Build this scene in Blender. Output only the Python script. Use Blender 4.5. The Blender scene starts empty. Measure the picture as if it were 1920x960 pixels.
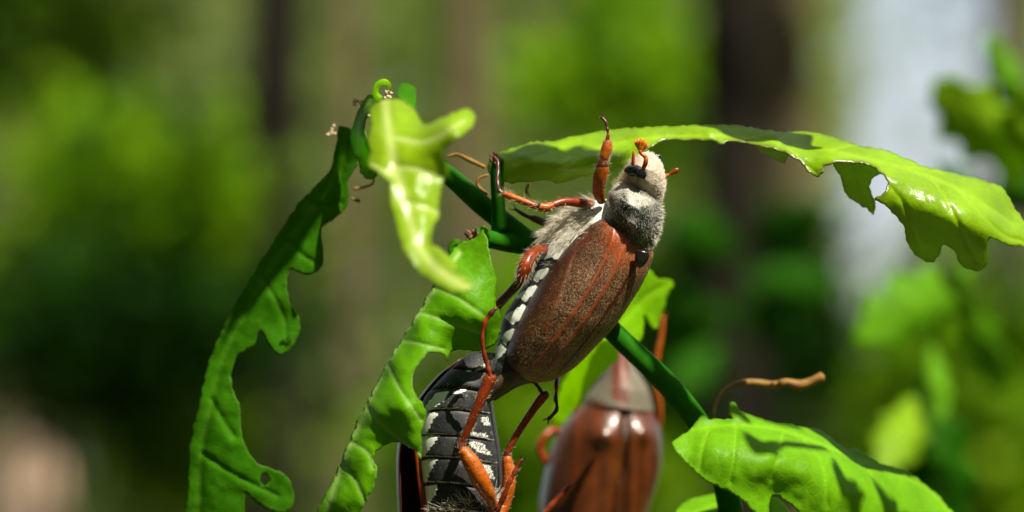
import bpy, math, random
import numpy as np
from mathutils import Vector, geometry
rng = np.random.default_rng(7)
random.seed(7)
SC = bpy.context.scene
COL = SC.collection
# one Blender unit is one centimetre
SC.unit_settings.system = 'METRIC'
SC.unit_settings.scale_length = 0.01
# ------------------------------------------------------------------ camera, world, sun
CAM = np.array([0.0, -30.0, 110.0])
PITCH = math.radians(6.0)
FOCUS = 30.0
WIDTH = 10.7
K = WIDTH / 1920.0
FWD = np.array([0, math.cos(PITCH), math.sin(PITCH)])
UPV = np.array([0, -math.sin(PITCH), math.cos(PITCH)])
RGT = np.array([1.0, 0, 0])
cd = bpy.data.cameras.new('camera'); cam = bpy.data.objects.new('camera', cd); COL.objects.link(cam)
cam.location = CAM; cam.rotation_euler = (math.pi / 2 + PITCH, 0, 0)
cd.sensor_width = 36; cd.lens = 36 * FOCUS / WIDTH
cd.clip_start = 0.5; cd.clip_end = 60000
cd.dof.use_dof = True; cd.dof.focus_distance = FOCUS + 0.05
cd.dof.aperture_fstop = 0.155
SC.camera = cam
SUN = Vector((0.38, -0.50, 0.86)).normalized()      # towards the sun
w = bpy.data.worlds.new('World'); SC.world = w; w.use_nodes = True
nt = w.node_tree; nt.nodes.clear()
sky = nt.nodes.new('ShaderNodeTexSky'); sky.sky_type = 'NISHITA'; sky.sun_disc = False
sky.sun_elevation = math.asin(SUN.z); sky.sun_rotation = math.atan2(SUN.x, SUN.y)
sky.air_density = 1.0; sky.dust_density = 3.0; sky.ozone_density = 1.0
bg = nt.nodes.new('ShaderNodeBackground'); bg.inputs[1].default_value = 0.09
wo = nt.nodes.new('ShaderNodeOutputWorld')
tc = nt.nodes.new('ShaderNodeTexCoord'); cn = nt.nodes.new('ShaderNodeTexNoise'); cn.inputs['Scale'].default_value = 2.2; cn.inputs['Detail'].default_value = 5
cr = nt.nodes.new('ShaderNodeMapRange'); cr.inputs[1].default_value = 0.3; cr.inputs[2].default_value = 0.6; cr.inputs[3].default_value = 0.45; cr.inputs[4].default_value = 0.95
mixc = nt.nodes.new('ShaderNodeMix'); mixc.data_type = 'RGBA'; mixc.inputs[7].default_value = (4.3, 4.5, 4.45, 1)   # thin bright cloud
nt.links.new(tc.outputs['Generated'], cn.inputs['Vector']); nt.links.new(cn.outputs['Fac'], cr.inputs[0]); nt.links.new(cr.outputs[0], mixc.inputs[0])
nt.links.new(sky.outputs[0], mixc.inputs[6]); nt.links.new(mixc.outputs[2], bg.inputs[0])
nt.links.new(bg.outputs[0], wo.inputs[0])
ld = bpy.data.lights.new('sun', 'SUN'); ld.energy = 5.0; ld.angle = math.radians(0.53); ld.color = (1.0, 0.93, 0.80)
so = bpy.data.objects.new('sun', ld); COL.objects.link(so)
so.rotation_euler = SUN.to_track_quat('Z', 'Y').to_euler(); so.location = (0, 0, 900)
SC.view_settings.view_transform = 'Standard'; SC.view_settings.look = 'None'
SC.view_settings.exposure = 0.95; SC.view_settings.gamma = 1.0
SC.cycles.max_bounces = 8; SC.cycles.transparent_max_bounces = 8
SC.cycles.sample_clamp_indirect = 4.0
SC.cycles.use_denoising = True

# ------------------------------------------------------------------ placing helpers
OFF = [0.0]
def P(px, py, d):
    """a point d centimetres beyond the plane in focus, seen at (px, py) of the photograph"""
    px = np.asarray(px, float); py = np.asarray(py, float); d = np.asarray(d, float)
    z = FOCUS + d + OFF[0]
    a = (px - 960) * K * z / FOCUS; b = -(py - 480) * K * z / FOCUS
    return CAM + z[..., None] * FWD + a[..., None] * RGT + b[..., None] * UPV

WLOC = {}
def link(o, parent, loc):
    COL.objects.link(o); loc = np.asarray(loc, float); WLOC[o.name] = loc
    if parent is not None:
        o.parent = parent; o.location = loc - WLOC[parent.name]
    else:
        o.location = loc

def tag(o, label, cat, group=None):
    o['label'] = label; o['category'] = cat
    if group: o['group'] = group
    return o

def thing(name, loc, label, cat, group=None):
    o = bpy.data.objects.new(name, None); o.empty_display_size = 0.2
    link(o, None, loc); tag(o, label, cat, group)
    return o

def mk(name, V, F, mat, parent=None, attrs=None, smooth=True, solid=0.0, label=None, off=0.0):
    V = np.asarray(V, float).reshape(-1, 3)
    c = (V.min(0) + V.max(0)) / 2
    me = bpy.data.meshes.new(name)
    if isinstance(F, np.ndarray):
        k = F.shape[1]
        me.vertices.add(len(V)); me.vertices.foreach_set('co', (V - c).ravel())
        me.loops.add(F.size); me.loops.foreach_set('vertex_index', F.ravel().astype(np.int32))
        me.polygons.add(len(F)); me.polygons.foreach_set('loop_start', np.arange(0, F.size, k, dtype=np.int32))
        me.update(calc_edges=True); me.validate()
    else:
        me.from_pydata((V - c).tolist(), [], F); me.update()
    if smooth: me.shade_smooth()
    for m in (mat if isinstance(mat, (list, tuple)) else [mat]): me.materials.append(m)
    for k, a in (attrs or {}).items():
        a = np.asarray(a, np.float32)
        if a.ndim == 1:
            at = me.attributes.new(k, 'FLOAT', 'POINT'); at.data.foreach_set('value', a)
        else:
            at = me.attributes.new(k, 'FLOAT_VECTOR', 'POINT'); at.data.foreach_set('vector', a.ravel())
    o = bpy.data.objects.new(name, me); link(o, parent, c)
    if solid:
        md = o.modifiers.new('thickness', 'SOLIDIFY'); md.thickness = solid; md.offset = off
    if label: o['label'] = label
    return o

def grid_faces(n, m, wrap=False, base=0):
    i, j = np.meshgrid(np.arange(n - 1), np.arange(m if wrap else m - 1), indexing='ij')
    a = i * m + j; b = i * m + (j + 1) % m; c = (i + 1) * m + (j + 1) % m; d = (i + 1) * m + j
    return np.stack([a, b, c, d], -1).reshape(-1, 4) + base

def smooth_line(pts, n, closed=False):
    """Catmull-Rom through pts (any dimension), resampled to n points by length of the first two dimensions"""
    p = np.asarray(pts, float)
    if closed: q = np.vstack([p[-1], p, p[0], p[1]])
    else: q = np.vstack([2 * p[0] - p[1], p, 2 * p[-1] - p[-2]])
    out = []
    for i in range(1, len(q) - 2):
        t = np.linspace(0, 1, 12, endpoint=False)[:, None]
        a, b, c, d = q[i - 1], q[i], q[i + 1], q[i + 2]
        out.append(0.5 * (2 * b + (c - a) * t + (2 * a - 5 * b + 4 * c - d) * t ** 2 + (3 * b - a - 3 * c + d) * t ** 3))
    out = np.vstack(out + [q[-2][None]])
    s = np.r_[0, np.cumsum(np.linalg.norm(np.diff(out[:, :2], axis=0), axis=1))]
    u = np.linspace(0, s[-1], n)
    return np.stack([np.interp(u, s, out[:, k]) for k in range(out.shape[1])], 1)

def inpoly(px, py, poly):
    poly = np.asarray(poly, float); r = np.zeros(np.shape(px), bool)
    x0, y0 = poly[-1]
    for x1, y1 in poly:
        c = ((y1 > py) != (y0 > py)) & (px < (x0 - x1) * (py - y1) / (y0 - y1 + 1e-12) + x1)
        r ^= c; x0, y0 = x1, y1
    return r

def dist(px, py, line):
    line = np.asarray(line, float); best = np.full(np.shape(px), 1e9)
    for (x0, y0), (x1, y1) in zip(line[:-1, :2], line[1:, :2]):
        dx, dy = x1 - x0, y1 - y0; L = dx * dx + dy * dy + 1e-9
        t = np.clip(((px - x0) * dx + (py - y0) * dy) / L, 0, 1)
        best = np.minimum(best, np.hypot(px - x0 - t * dx, py - y0 - t * dy))
    return best

def vnoise(px, py, s, seed=0):
    """smooth value noise in -1..1"""
    r = np.random.default_rng(seed); g = r.uniform(-1, 1, (64, 64))
    x = np.asarray(px) / s; y = np.asarray(py) / s
    i = np.floor(x).astype(int); j = np.floor(y).astype(int); fx = x - i; fy = y - j
    fx = fx * fx * (3 - 2 * fx); fy = fy * fy * (3 - 2 * fy)
    G = lambda a, b: g[a % 64, b % 64]
    return (G(i, j) * (1 - fx) + G(i + 1, j) * fx) * (1 - fy) + (G(i, j + 1) * (1 - fx) + G(i + 1, j + 1) * fx) * fy

# ------------------------------------------------------------------ materials
class N:
    def __init__(s, name):
        s.m = bpy.data.materials.new(name); s.m.use_nodes = True; s.t = s.m.node_tree; s.t.nodes.clear()
        s.out = s.t.nodes.new('ShaderNodeOutputMaterial')
    def n(s, typ, **kw):
        o = s.t.nodes.new(typ)
        for k, v in kw.items():
            if hasattr(o, k) and not k[0].isupper(): setattr(o, k, v)
            else: s.set(o, k.replace('_', ' '), v)
        return o
    def set(s, o, k, v):
        i = o.inputs[k]
        if isinstance(v, bpy.types.NodeSocket): s.t.links.new(v, i)
        else: i.default_value = v
    def attr(s, name): return s.n('ShaderNodeAttribute', attribute_name=name).outputs['Fac']
    def co(s): return s.n('ShaderNodeTexCoord').outputs['Object']
    def noise(s, scale, detail=4, rough=0.55, vec=None):
        o = s.n('ShaderNodeTexNoise'); s.set(o, 'Vector', vec or s.co()); s.set(o, 'Scale', scale); s.set(o, 'Detail', detail); s.set(o, 'Roughness', rough)
        return o.outputs['Fac']
    def ramp(s, fac, stops):
        o = s.n('ShaderNodeValToRGB'); s.set(o, 'Fac', fac); e = o.color_ramp.elements
        while len(e) < len(stops): e.new(0.5)
        for q, (p, c) in zip(e, stops):
            q.position = p; q.color = (*c, 1) if len(c) == 3 else c
        return o.outputs['Color']
    def mix(s, f, a, b, mode='MIX'):
        o = s.n('ShaderNodeMix', data_type='RGBA', blend_type=mode)
        for k, v in ((0, f), (6, a), (7, b)):
            if isinstance(v, bpy.types.NodeSocket): s.t.links.new(v, o.inputs[k])
            else: o.inputs[k].default_value = (*v, 1) if isinstance(v, tuple) and len(v) == 3 else v
        return o.outputs[2]
    def math(s, op, a, b=0.0):
        o = s.n('ShaderNodeMath', operation=op)
        for i, v in enumerate((a, b)):
            if isinstance(v, bpy.types.NodeSocket): s.t.links.new(v, o.inputs[i])
            else: o.inputs[i].default_value = v
        return o.outputs[0]
    def bump(s, h, strength, distance, normal=None):
        o = s.n('ShaderNodeBump'); s.set(o, 'Height', h); s.set(o, 'Strength', strength); s.set(o, 'Distance', distance)
        if normal: s.set(o, 'Normal', normal)
        return o.outputs[0]
    def pr(s, col, rough=0.5, spec=0.5, bump=None, coat=0.0, coatr=0.2, sheen=0.0, sss=0.0, sssr=0.02):
        o = s.n('ShaderNodeBsdfPrincipled')
        s.set(o, 'Base Color', (*col, 1) if isinstance(col, tuple) else col); s.set(o, 'Roughness', rough); s.set(o, 'Specular IOR Level', spec)
        s.set(o, 'Coat Weight', coat); s.set(o, 'Coat Roughness', coatr); s.set(o, 'Sheen Weight', sheen)
        if sss: s.set(o, 'Subsurface Weight', sss); s.set(o, 'Subsurface Scale', sssr)
        if bump: s.set(o, 'Normal', bump)
        return o.outputs[0]
    def end(s, sh, disp=None):
        s.t.links.new(sh, s.out.inputs[0]); return s.m

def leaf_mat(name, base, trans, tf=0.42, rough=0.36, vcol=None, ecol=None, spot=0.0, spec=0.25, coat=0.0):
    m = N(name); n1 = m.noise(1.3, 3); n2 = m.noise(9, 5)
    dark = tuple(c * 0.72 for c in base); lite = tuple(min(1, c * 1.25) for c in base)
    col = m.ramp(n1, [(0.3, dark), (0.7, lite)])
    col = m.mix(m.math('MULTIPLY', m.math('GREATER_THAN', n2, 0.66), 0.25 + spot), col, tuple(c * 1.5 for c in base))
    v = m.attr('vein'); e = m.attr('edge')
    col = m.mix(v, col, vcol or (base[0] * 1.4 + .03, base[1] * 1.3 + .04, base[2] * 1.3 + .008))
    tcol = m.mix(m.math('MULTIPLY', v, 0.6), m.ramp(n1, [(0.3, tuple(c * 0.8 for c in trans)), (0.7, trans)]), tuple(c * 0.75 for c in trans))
    if ecol:
        col = m.mix(e, col, ecol); tcol = m.mix(e, tcol, ecol)
    vo = m.n('ShaderNodeTexVoronoi', feature='DISTANCE_TO_EDGE'); m.set(vo, 'Vector', m.co()); m.set(vo, 'Scale', 9.0)
    net = m.math('MINIMUM', vo.outputs['Distance'], 0.12)
    nl = m.math('MULTIPLY', m.math('SUBTRACT', 1.0, m.math('MINIMUM', m.math('MULTIPLY', vo.outputs['Distance'], 9.0), 1.0)), 0.28)
    col = m.mix(nl, col, (base[0] * 1.5 + .02, base[1] * 1.4 + .03, base[2] * 1.4 + .005)); col = m.mix(m.math('MULTIPLY', m.noise(22, 4, 0.7), 0.45), col, tuple(c * 0.55 for c in base))
    b = m.bump(net, 0.5, 0.02); b = m.bump(m.noise(40, 3), 0.25, 0.006, b)
    pr = m.pr(col, rough, spec, b, coat=coat, coatr=0.3)
    tr = m.n('ShaderNodeBsdfTranslucent'); m.set(tr, 'Color', tcol)
    mx = m.n('ShaderNodeMixShader'); m.set(mx, 0, tf)
    m.t.links.new(pr, mx.inputs[1]); m.t.links.new(tr.outputs[0], mx.inputs[2])
    return m.end(mx.outputs[0])

def plain(name, c0, c1, scale=6, rough=0.5, spec=0.5, coat=0.0, bs=0.3, bd=0.01, bscale=30, sss=0.0, coatr=0.2):
    m = N(name); col = m.ramp(m.noise(scale, 4), [(0.3, c0), (0.7, c1)])
    return m.end(m.pr(col, rough, spec, m.bump(m.noise(bscale, 4), bs, bd), coat=coat, sss=sss, coatr=coatr))

M = {}
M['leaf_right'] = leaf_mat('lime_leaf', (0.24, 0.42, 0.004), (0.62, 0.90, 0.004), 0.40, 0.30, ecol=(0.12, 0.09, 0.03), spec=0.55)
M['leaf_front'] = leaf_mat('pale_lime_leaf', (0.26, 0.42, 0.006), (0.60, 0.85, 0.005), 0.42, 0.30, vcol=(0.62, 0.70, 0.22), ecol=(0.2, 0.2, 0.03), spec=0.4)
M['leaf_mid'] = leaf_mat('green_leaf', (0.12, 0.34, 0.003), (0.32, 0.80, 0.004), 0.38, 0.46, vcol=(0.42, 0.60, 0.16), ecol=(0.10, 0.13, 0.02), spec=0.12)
M['leaf_shade'] = leaf_mat('shaded_green_leaf', (0.045, 0.19, 0.003), (0.16, 0.46, 0.003), 0.4, 0.5, ecol=(0.08, 0.06, 0.02), spec=.06)  # darker copy of the leaf green, shade put into the colour
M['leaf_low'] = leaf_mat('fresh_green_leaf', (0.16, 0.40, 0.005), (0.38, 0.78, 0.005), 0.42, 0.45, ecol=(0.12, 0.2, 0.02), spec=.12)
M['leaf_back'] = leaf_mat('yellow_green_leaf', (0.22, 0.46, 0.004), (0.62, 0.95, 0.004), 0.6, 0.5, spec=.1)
M['stem'] = plain('stem_green', (0.009, 0.085, 0.001), (0.018, 0.13, 0.002), 3, 0.7, 0.06, bs=0.2)
M['bud'] = plain('bud_scale', (0.07, 0.025, 0.012), (0.22, 0.10, 0.04), 14, 0.7, bs=0.6)
M['dry'] = plain('dry_catkin', (0.14, 0.06, 0.006), (0.30, 0.16, 0.015), 10, 0.7, bs=0.8)
M['fluff'] = plain('bud_fluff', (0.35, 0.25, 0.16), (0.65, 0.5, 0.32), 14, 0.8)

def elytron_mat(name, c_base, c_dark, coat=0.45, rough=0.42, scale_col=(0.42, 0.31, 0.2), pub=0.0):
    m = N(name); n1 = m.noise(4, 5); n2 = m.noise(60, 3, 0.6)
    col = m.ramp(n1, [(0.3, c_dark), (0.72, c_base)])
    col = m.mix(m.attr('rib'), col, (0.22, 0.034, 0.004))
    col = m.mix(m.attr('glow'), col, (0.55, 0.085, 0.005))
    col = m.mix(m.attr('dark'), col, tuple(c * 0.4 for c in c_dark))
    b = m.bump(n2, 0.7, 0.008)
    if pub:
        sp = m.noise(75, 2, 0.5); f = m.math('MULTIPLY', m.math('GREATER_THAN', sp, 0.55), m.math('MULTIPLY', m.attr('pub'), pub))
        col = m.mix(f, col, scale_col)
    return m.end(m.pr(col, rough, 0.4, b, coat=coat, coatr=0.28))
M['elytron'] = elytron_mat('chestnut_wing_case', (0.070, 0.014, 0.002), (0.026, 0.007, 0.0015), 0.25, 0.36, scale_col=(0.52, 0.36, 0.18), pub=.50)
M['elytron_low'] = elytron_mat('dark_wing_case', (0.10, 0.022, 0.012), (0.045, 0.014, 0.009), 0.4, 0.35)
M['elytron_blur'] = elytron_mat('russet_wing_case', (0.11, 0.028, 0.004), (0.04, 0.011, 0.002), 0.8, 0.3)

def patched(name, dark0, dark1, white, rough=0.45, bscale=60, sh=0.0):
    m = N(name); col = m.ramp(m.noise(10, 4), [(0.3, dark0), (0.7, dark1)])
    f = m.attr('white'); g = m.noise(55, 4, 0.7)
    f1 = m.math('ADD', f, m.math('MULTIPLY', m.math('SUBTRACT', g, 0.5), 1.1)); mr = m.n('ShaderNodeMapRange'); m.set(mr, 0, f1); m.set(mr, 1, 0.38); m.set(mr, 2, 0.62)
    f2 = mr.outputs[0]
    col = m.mix(f2, col, white)
    return m.end(m.pr(col, rough, 0.3, m.bump(g, 0.6, 0.006), sheen=sh))
M['abdomen'] = patched('banded_abdomen', (0.010, 0.011, 0.012), (0.030, 0.031, 0.030), (0.74, 0.76, 0.66), 0.5)
M['pronotum'] = patched('grey_pronotum', (0.014, 0.018, 0.014), (0.045, 0.05, 0.042), (0.42, 0.40, 0.33), 0.34)
M['leg'] = plain('amber_leg', (0.27, 0.050, 0.002), (0.48, 0.115, 0.004), 22, 0.38, 0.35, coat=0.12, bs=0.9, bd=0.008, bscale=50)
M['leg_red'] = plain('red_brown_leg', (0.13, 0.016, 0.003), (0.28, 0.042, 0.006), 9, 0.34, 0.3, coat=0.15, bs=0.4, bd=0.005, bscale=60)
M['leg_dark'] = plain('dark_tarsus', (0.03, 0.008, 0.004), (0.10, 0.02, 0.008), 9, 0.35, bs=0.4, bd=0.005, bscale=60)
M['eye'] = plain('black_eye', (0.004, 0.004, 0.005), (0.008, 0.008, 0.010), 9, 0.12, coat=0.6, bs=0.05, bd=0.002, bscale=160)
M['black'] = plain('black_shield', (0.006, 0.008, 0.006), (0.014, 0.016, 0.012), 9, 0.22, coat=0.3, bs=0.2, bd=0.004)
M['club'] = plain('orange_club', (0.62, 0.16, 0.006), (0.80, 0.26, 0.012), 9, 0.45, bs=0.4, bd=0.004)
M['face'] = plain('tan_face', (0.34, 0.27, 0.19), (0.60, 0.52, 0.40), 14, 0.6, bs=0.8, bd=0.01, bscale=50)
def hairmat(name, c, rough=0.5):
    m = N(name); h = m.n('ShaderNodeBsdfTranslucent'); m.set(h, 'Color', (*c, 1)); mx = m.n('ShaderNodeMixShader'); m.set(mx, 0, 0.35)
    m.t.links.new(m.pr(c, rough), mx.inputs[1]); m.t.links.new(h.outputs[0], mx.inputs[2]); return m.end(mx.outputs[0])
M['h_scale'] = hairmat('beige_scale_hair', (0.66, 0.48, 0.26), 0.3)
M['h_white'] = hairmat('cream_hair', (0.92, 0.86, 0.74))
M['h_tan'] = hairmat('tan_hair', (0.74, 0.62, 0.42))
M['h_grey'] = hairmat('grey_hair', (0.62, 0.60, 0.50))

# ------------------------------------------------------------------ builders
def loft(L, R, dc, dr, n=60, m=60, th=(0, 360), mod=None, pw=1.0):
    """rings spanned between a left and a right outline; dc / dr: depth of centre / half depth along it"""
    l = smooth_line(L, n); r = smooth_line(R, n); t = np.linspace(0, 1, n)
    f = lambda a: np.interp(t, np.linspace(0, 1, len(a)), a) if not np.isscalar(a) else np.full(n, a)
    c = (l + r) / 2; h = (r - l) / 2; dcn = f(dc); drd = f(dr)
    a0 = f(th[0]); a1 = f(th[1]); u = np.linspace(0, 1, m)
    A = np.radians(a0[:, None] + (a1 - a0)[:, None] * u[None])
    ca = np.sign(np.cos(A)) * np.abs(np.cos(A)) ** pw; sa = np.sign(np.sin(A)) * np.abs(np.sin(A)) ** pw
    X = c[:, None, 0] + h[:, None, 0] * ca; Y = c[:, None, 1] + h[:, None, 1] * ca
    D = dcn[:, None] - drd[:, None] * sa
    T = np.repeat(t[:, None], m, 1)
    if mod is not None: D = D + mod(X, Y, T, A)
    V = P(X, Y, D)
    cen = P(c[:, 0], c[:, 1], dcn)[:, None, :]
    gu = np.gradient(V, axis=0); gv = np.gradient(V, axis=1); nn = np.cross(gu, gv)
    nn /= np.linalg.norm(nn, axis=2, keepdims=True) + 1e-12
    s = np.sign((nn * (V - cen)).sum(2, keepdims=True)); s[s == 0] = 1
    nn *= s
    return dict(X=X, Y=Y, D=D, T=T, A=A, V=V, N=nn, n=n, m=m)

def loft_mesh(name, g, mat, parent, attrs=None, caps=(True, True), wrap=True, **kw):
    n, m = g['n'], g['m']
    V = g['V']; at = {k: v for k, v in (attrs or {}).items()}
    if wrap:
        V = V[:, :-1]; at = {k: v[:, :-1] for k, v in at.items()}; m -= 1
    F = grid_faces(n, m, wrap).tolist(); V = V.reshape(-1, 3); at = {k: v.ravel() for k, v in at.items()}
    if wrap:
        for k, row in ((0, 0), (1, n - 1)):
            if caps[k]:
                ring = list(range(row * m, row * m + m)); c = V[ring].mean(0); V = np.vstack([V, c]); ci = len(V) - 1
                at = {q: np.r_[v, v[ring].mean()] for q, v in at.items()}
                F += [[ring[i], ring[(i + 1) % m], ci][::(1 if k else -1)] for i in range(m)]
    return mk(name, V, F, mat, parent, at, **kw)

def tube_geo(pts, sides=12, sub=6, flat=1.0, seed=None, caps=True):
    """pts: (px, py, d, r in px). returns V, F, and arc parameter"""
    p = np.asarray(pts, float); W = P(p[:, 0], p[:, 1], p[:, 2]); R = p[:, 3] * K
    q = np.column_stack([W, R]); n = (len(p) - 1) * sub + 1
    # catmull in 3-D
    e = np.vstack([2 * q[0] - q[1], q, 2 * q[-1] - q[-2]]); out = []
    for i in range(1, len(e) - 2):
        t = np.linspace(0, 1, sub, endpoint=False)[:, None]; a, b, c, d = e[i - 1], e[i], e[i + 1], e[i + 2]
        s = 0.5 * (2 * b + (c - a) * t + (2 * a - 5 * b + 4 * c - d) * t ** 2 + (3 * b - a - 3 * c + d) * t ** 3)
        s[:, 3] = (b[3] + (c[3] - b[3]) * (t * t * (3 - 2 * t)))[:, 0]
        out.append(s)
    o = np.vstack(out + [q[-1][None]]); C = o[:, :3]; Rr = np.maximum(o[:, 3], 1e-4)
    T = np.gradient(C, axis=0); T /= np.linalg.norm(T, axis=1, keepdims=True) + 1e-12
    ref = np.cross(T, FWD); ref /= np.linalg.norm(ref, axis=1, keepdims=True) + 1e-9; bi = np.cross(T, ref)
    a = np.linspace(0, 2 * np.pi, sides, endpoint=False)
    V = C[:, None] + Rr[:, None, None] * (np.cos(a)[None, :, None] * ref[:, None] + flat * np.sin(a)[None, :, None] * bi[:, None])
    N_ = (V - C[:, None]); N_ /= np.linalg.norm(N_, axis=2, keepdims=True) + 1e-12
    F = grid_faces(len(C), sides, True).tolist(); Vf = V.reshape(-1, 3)
    if caps:
        Vf = np.vstack([Vf, C[0] - T[0] * Rr[0] * 0.5, C[-1] + T[-1] * Rr[-1] * 0.5]); k = len(Vf)
        last = (len(C) - 1) * sides
        F += [[(i + 1) % sides, i, k - 2] for i in range(sides)] + [[last + i, last + (i + 1) % sides, k - 1] for i in range(sides)]
    return Vf, F, V, N_, T

def join(parts):
    V, F, b = [], [], 0
    for v, f in parts:
        V.append(v); F += [[i + b for i in g] for g in f]; b += len(v)
    return np.vstack(V), F

def tube(name, pts, mat, parent, **kw):
    lab = kw.pop('label', None); V, F, _, _, _ = tube_geo(pts, **kw)
    return mk(name, V, F, mat, parent, label=lab)

def hair_geo(root, d, length, rad, bend=None, seg=2):
    n = len(root); d = d / (np.linalg.norm(d, axis=1, keepdims=True) + 1e-12)
    length = np.broadcast_to(length, (n,))[:, None]; rad = np.broadcast_to(rad, (n,))[:, None]
    ref = np.cross(d, FWD + 0.01); ref /= np.linalg.norm(ref, axis=1, keepdims=True) + 1e-12; bi = np.cross(d, ref)
    b = np.zeros((n, 3)) if bend is None else bend
    rings = []
    for s in range(seg):
        t = s / seg; c = root + d * length * t + b * length * t * t
        for k in range(3):
            a = 2 * math.pi * k / 3
            rings.append(c + rad * (1 - 0.5 * t) * (math.cos(a) * ref + math.sin(a) * bi))
    rings.append(root + d * length + b * length)
    V = np.stack(rings, 1).reshape(-1, 3); S = 3 * seg + 1; base = np.arange(n)[:, None] * S
    F = []
    for s in range(seg - 1):
        for k in range(3):
            q = [s * 3 + k, s * 3 + (k + 1) % 3, (s + 1) * 3 + (k + 1) % 3, (s + 1) * 3 + k]
            F += [[q[0], q[1], q[2]], [q[0], q[2], q[3]]]
    l = 3 * (seg - 1)
    for k in range(3): F.append([l + k, l + (k + 1) % 3, 3 * seg])
    F = np.array(F)
    return V, (F[None] + base[..., None]).reshape(-1, 3)

def fur(name, g, n, mat, parent, length, rad, flow, lift=0.4, mask=None, seg=2, jit=0.25, bend=0.0, clump=0.0, gauss=None):
    """hairs rooted at random places of a loft grid; flow: world direction they lie along"""
    V, Nn = g['V'], g['N']; a, b = V.shape[:2]
    k = int(n * 4); i = rng.uniform(0, a - 1.001, k); j = rng.uniform(0, b - 1.001, k)
    ii, jj = i.astype(int), j.astype(int); fi, fj = (i - ii)[:, None], (j - jj)[:, None]
    lerp = lambda Q: (Q[ii, jj] * (1 - fi) + Q[ii + 1, jj] * fi) * (1 - fj) + (Q[ii, jj + 1] * (1 - fi) + Q[ii + 1, jj + 1] * fi) * fj
    area = np.linalg.norm(np.cross(np.gradient(V, axis=0), np.gradient(V, axis=1)), axis=2)
    w = area[ii, jj] / area.max()
    X = lerp(g['X'][..., None])[:, 0]; Y = lerp(g['Y'][..., None])[:, 0]; A = g['A'][ii, jj]
    if mask is not None: w = w * mask(X, Y, A)
    keep = rng.uniform(0, 1, k) * np.quantile(w[w > 0], 0.9) * 0.7 < w
    idx = np.nonzero(keep)[0][:n]
    R = lerp(V)[idx]; D = lerp(Nn)[idx]; D /= np.linalg.norm(D, axis=1, keepdims=True) + 1e-9
    fl = np.asarray(flow, float)
    fl = fl / np.linalg.norm(fl) if fl.ndim == 1 else fl[idx]
    fl = fl - D * (D * fl).sum(1, keepdims=True)
    d = fl * (1 - lift) + D * lift + rng.normal(0, jit, (len(idx), 3))
    if clump:
        cx = np.stack([vnoise(X[idx], Y[idx], 14, s) for s in (3, 4, 5)], 1); d = d + clump * cx
    d /= np.linalg.norm(d, axis=1, keepdims=True)
    le = length * rng.uniform(0.55, 1.2, len(idx))
    bd = (fl * bend) if bend else None
    hv, hf = hair_geo(R, d, le, rad, bd, seg)
    o = mk(name, hv, hf, mat, parent, smooth=False); o['kind'] = 'stuff'
    return o

def rbf(ctrl, X, Y):
    c = np.asarray(ctrl, float); s = 300.0
    phi = lambda r: r ** 2 * np.log(r + 1e-9)
    x = c[:, :2] / s; n = len(c)
    A = phi(np.linalg.norm(x[:, None] - x[None], axis=2)) + np.eye(n) * 1e-3
    Pm = np.column_stack([np.ones(n), x]); Z = np.zeros((3, 3))
    sol = np.linalg.solve(np.block([[A, Pm], [Pm.T, Z]]), np.r_[c[:, 2], 0, 0, 0])
    q = np.column_stack([X, Y]) / s
    B = phi(np.linalg.norm(q[:, None] - x[None], axis=2))
    return B @ sol[:n] + np.column_stack([np.ones(len(q)), q]) @ sol[n:]

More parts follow.
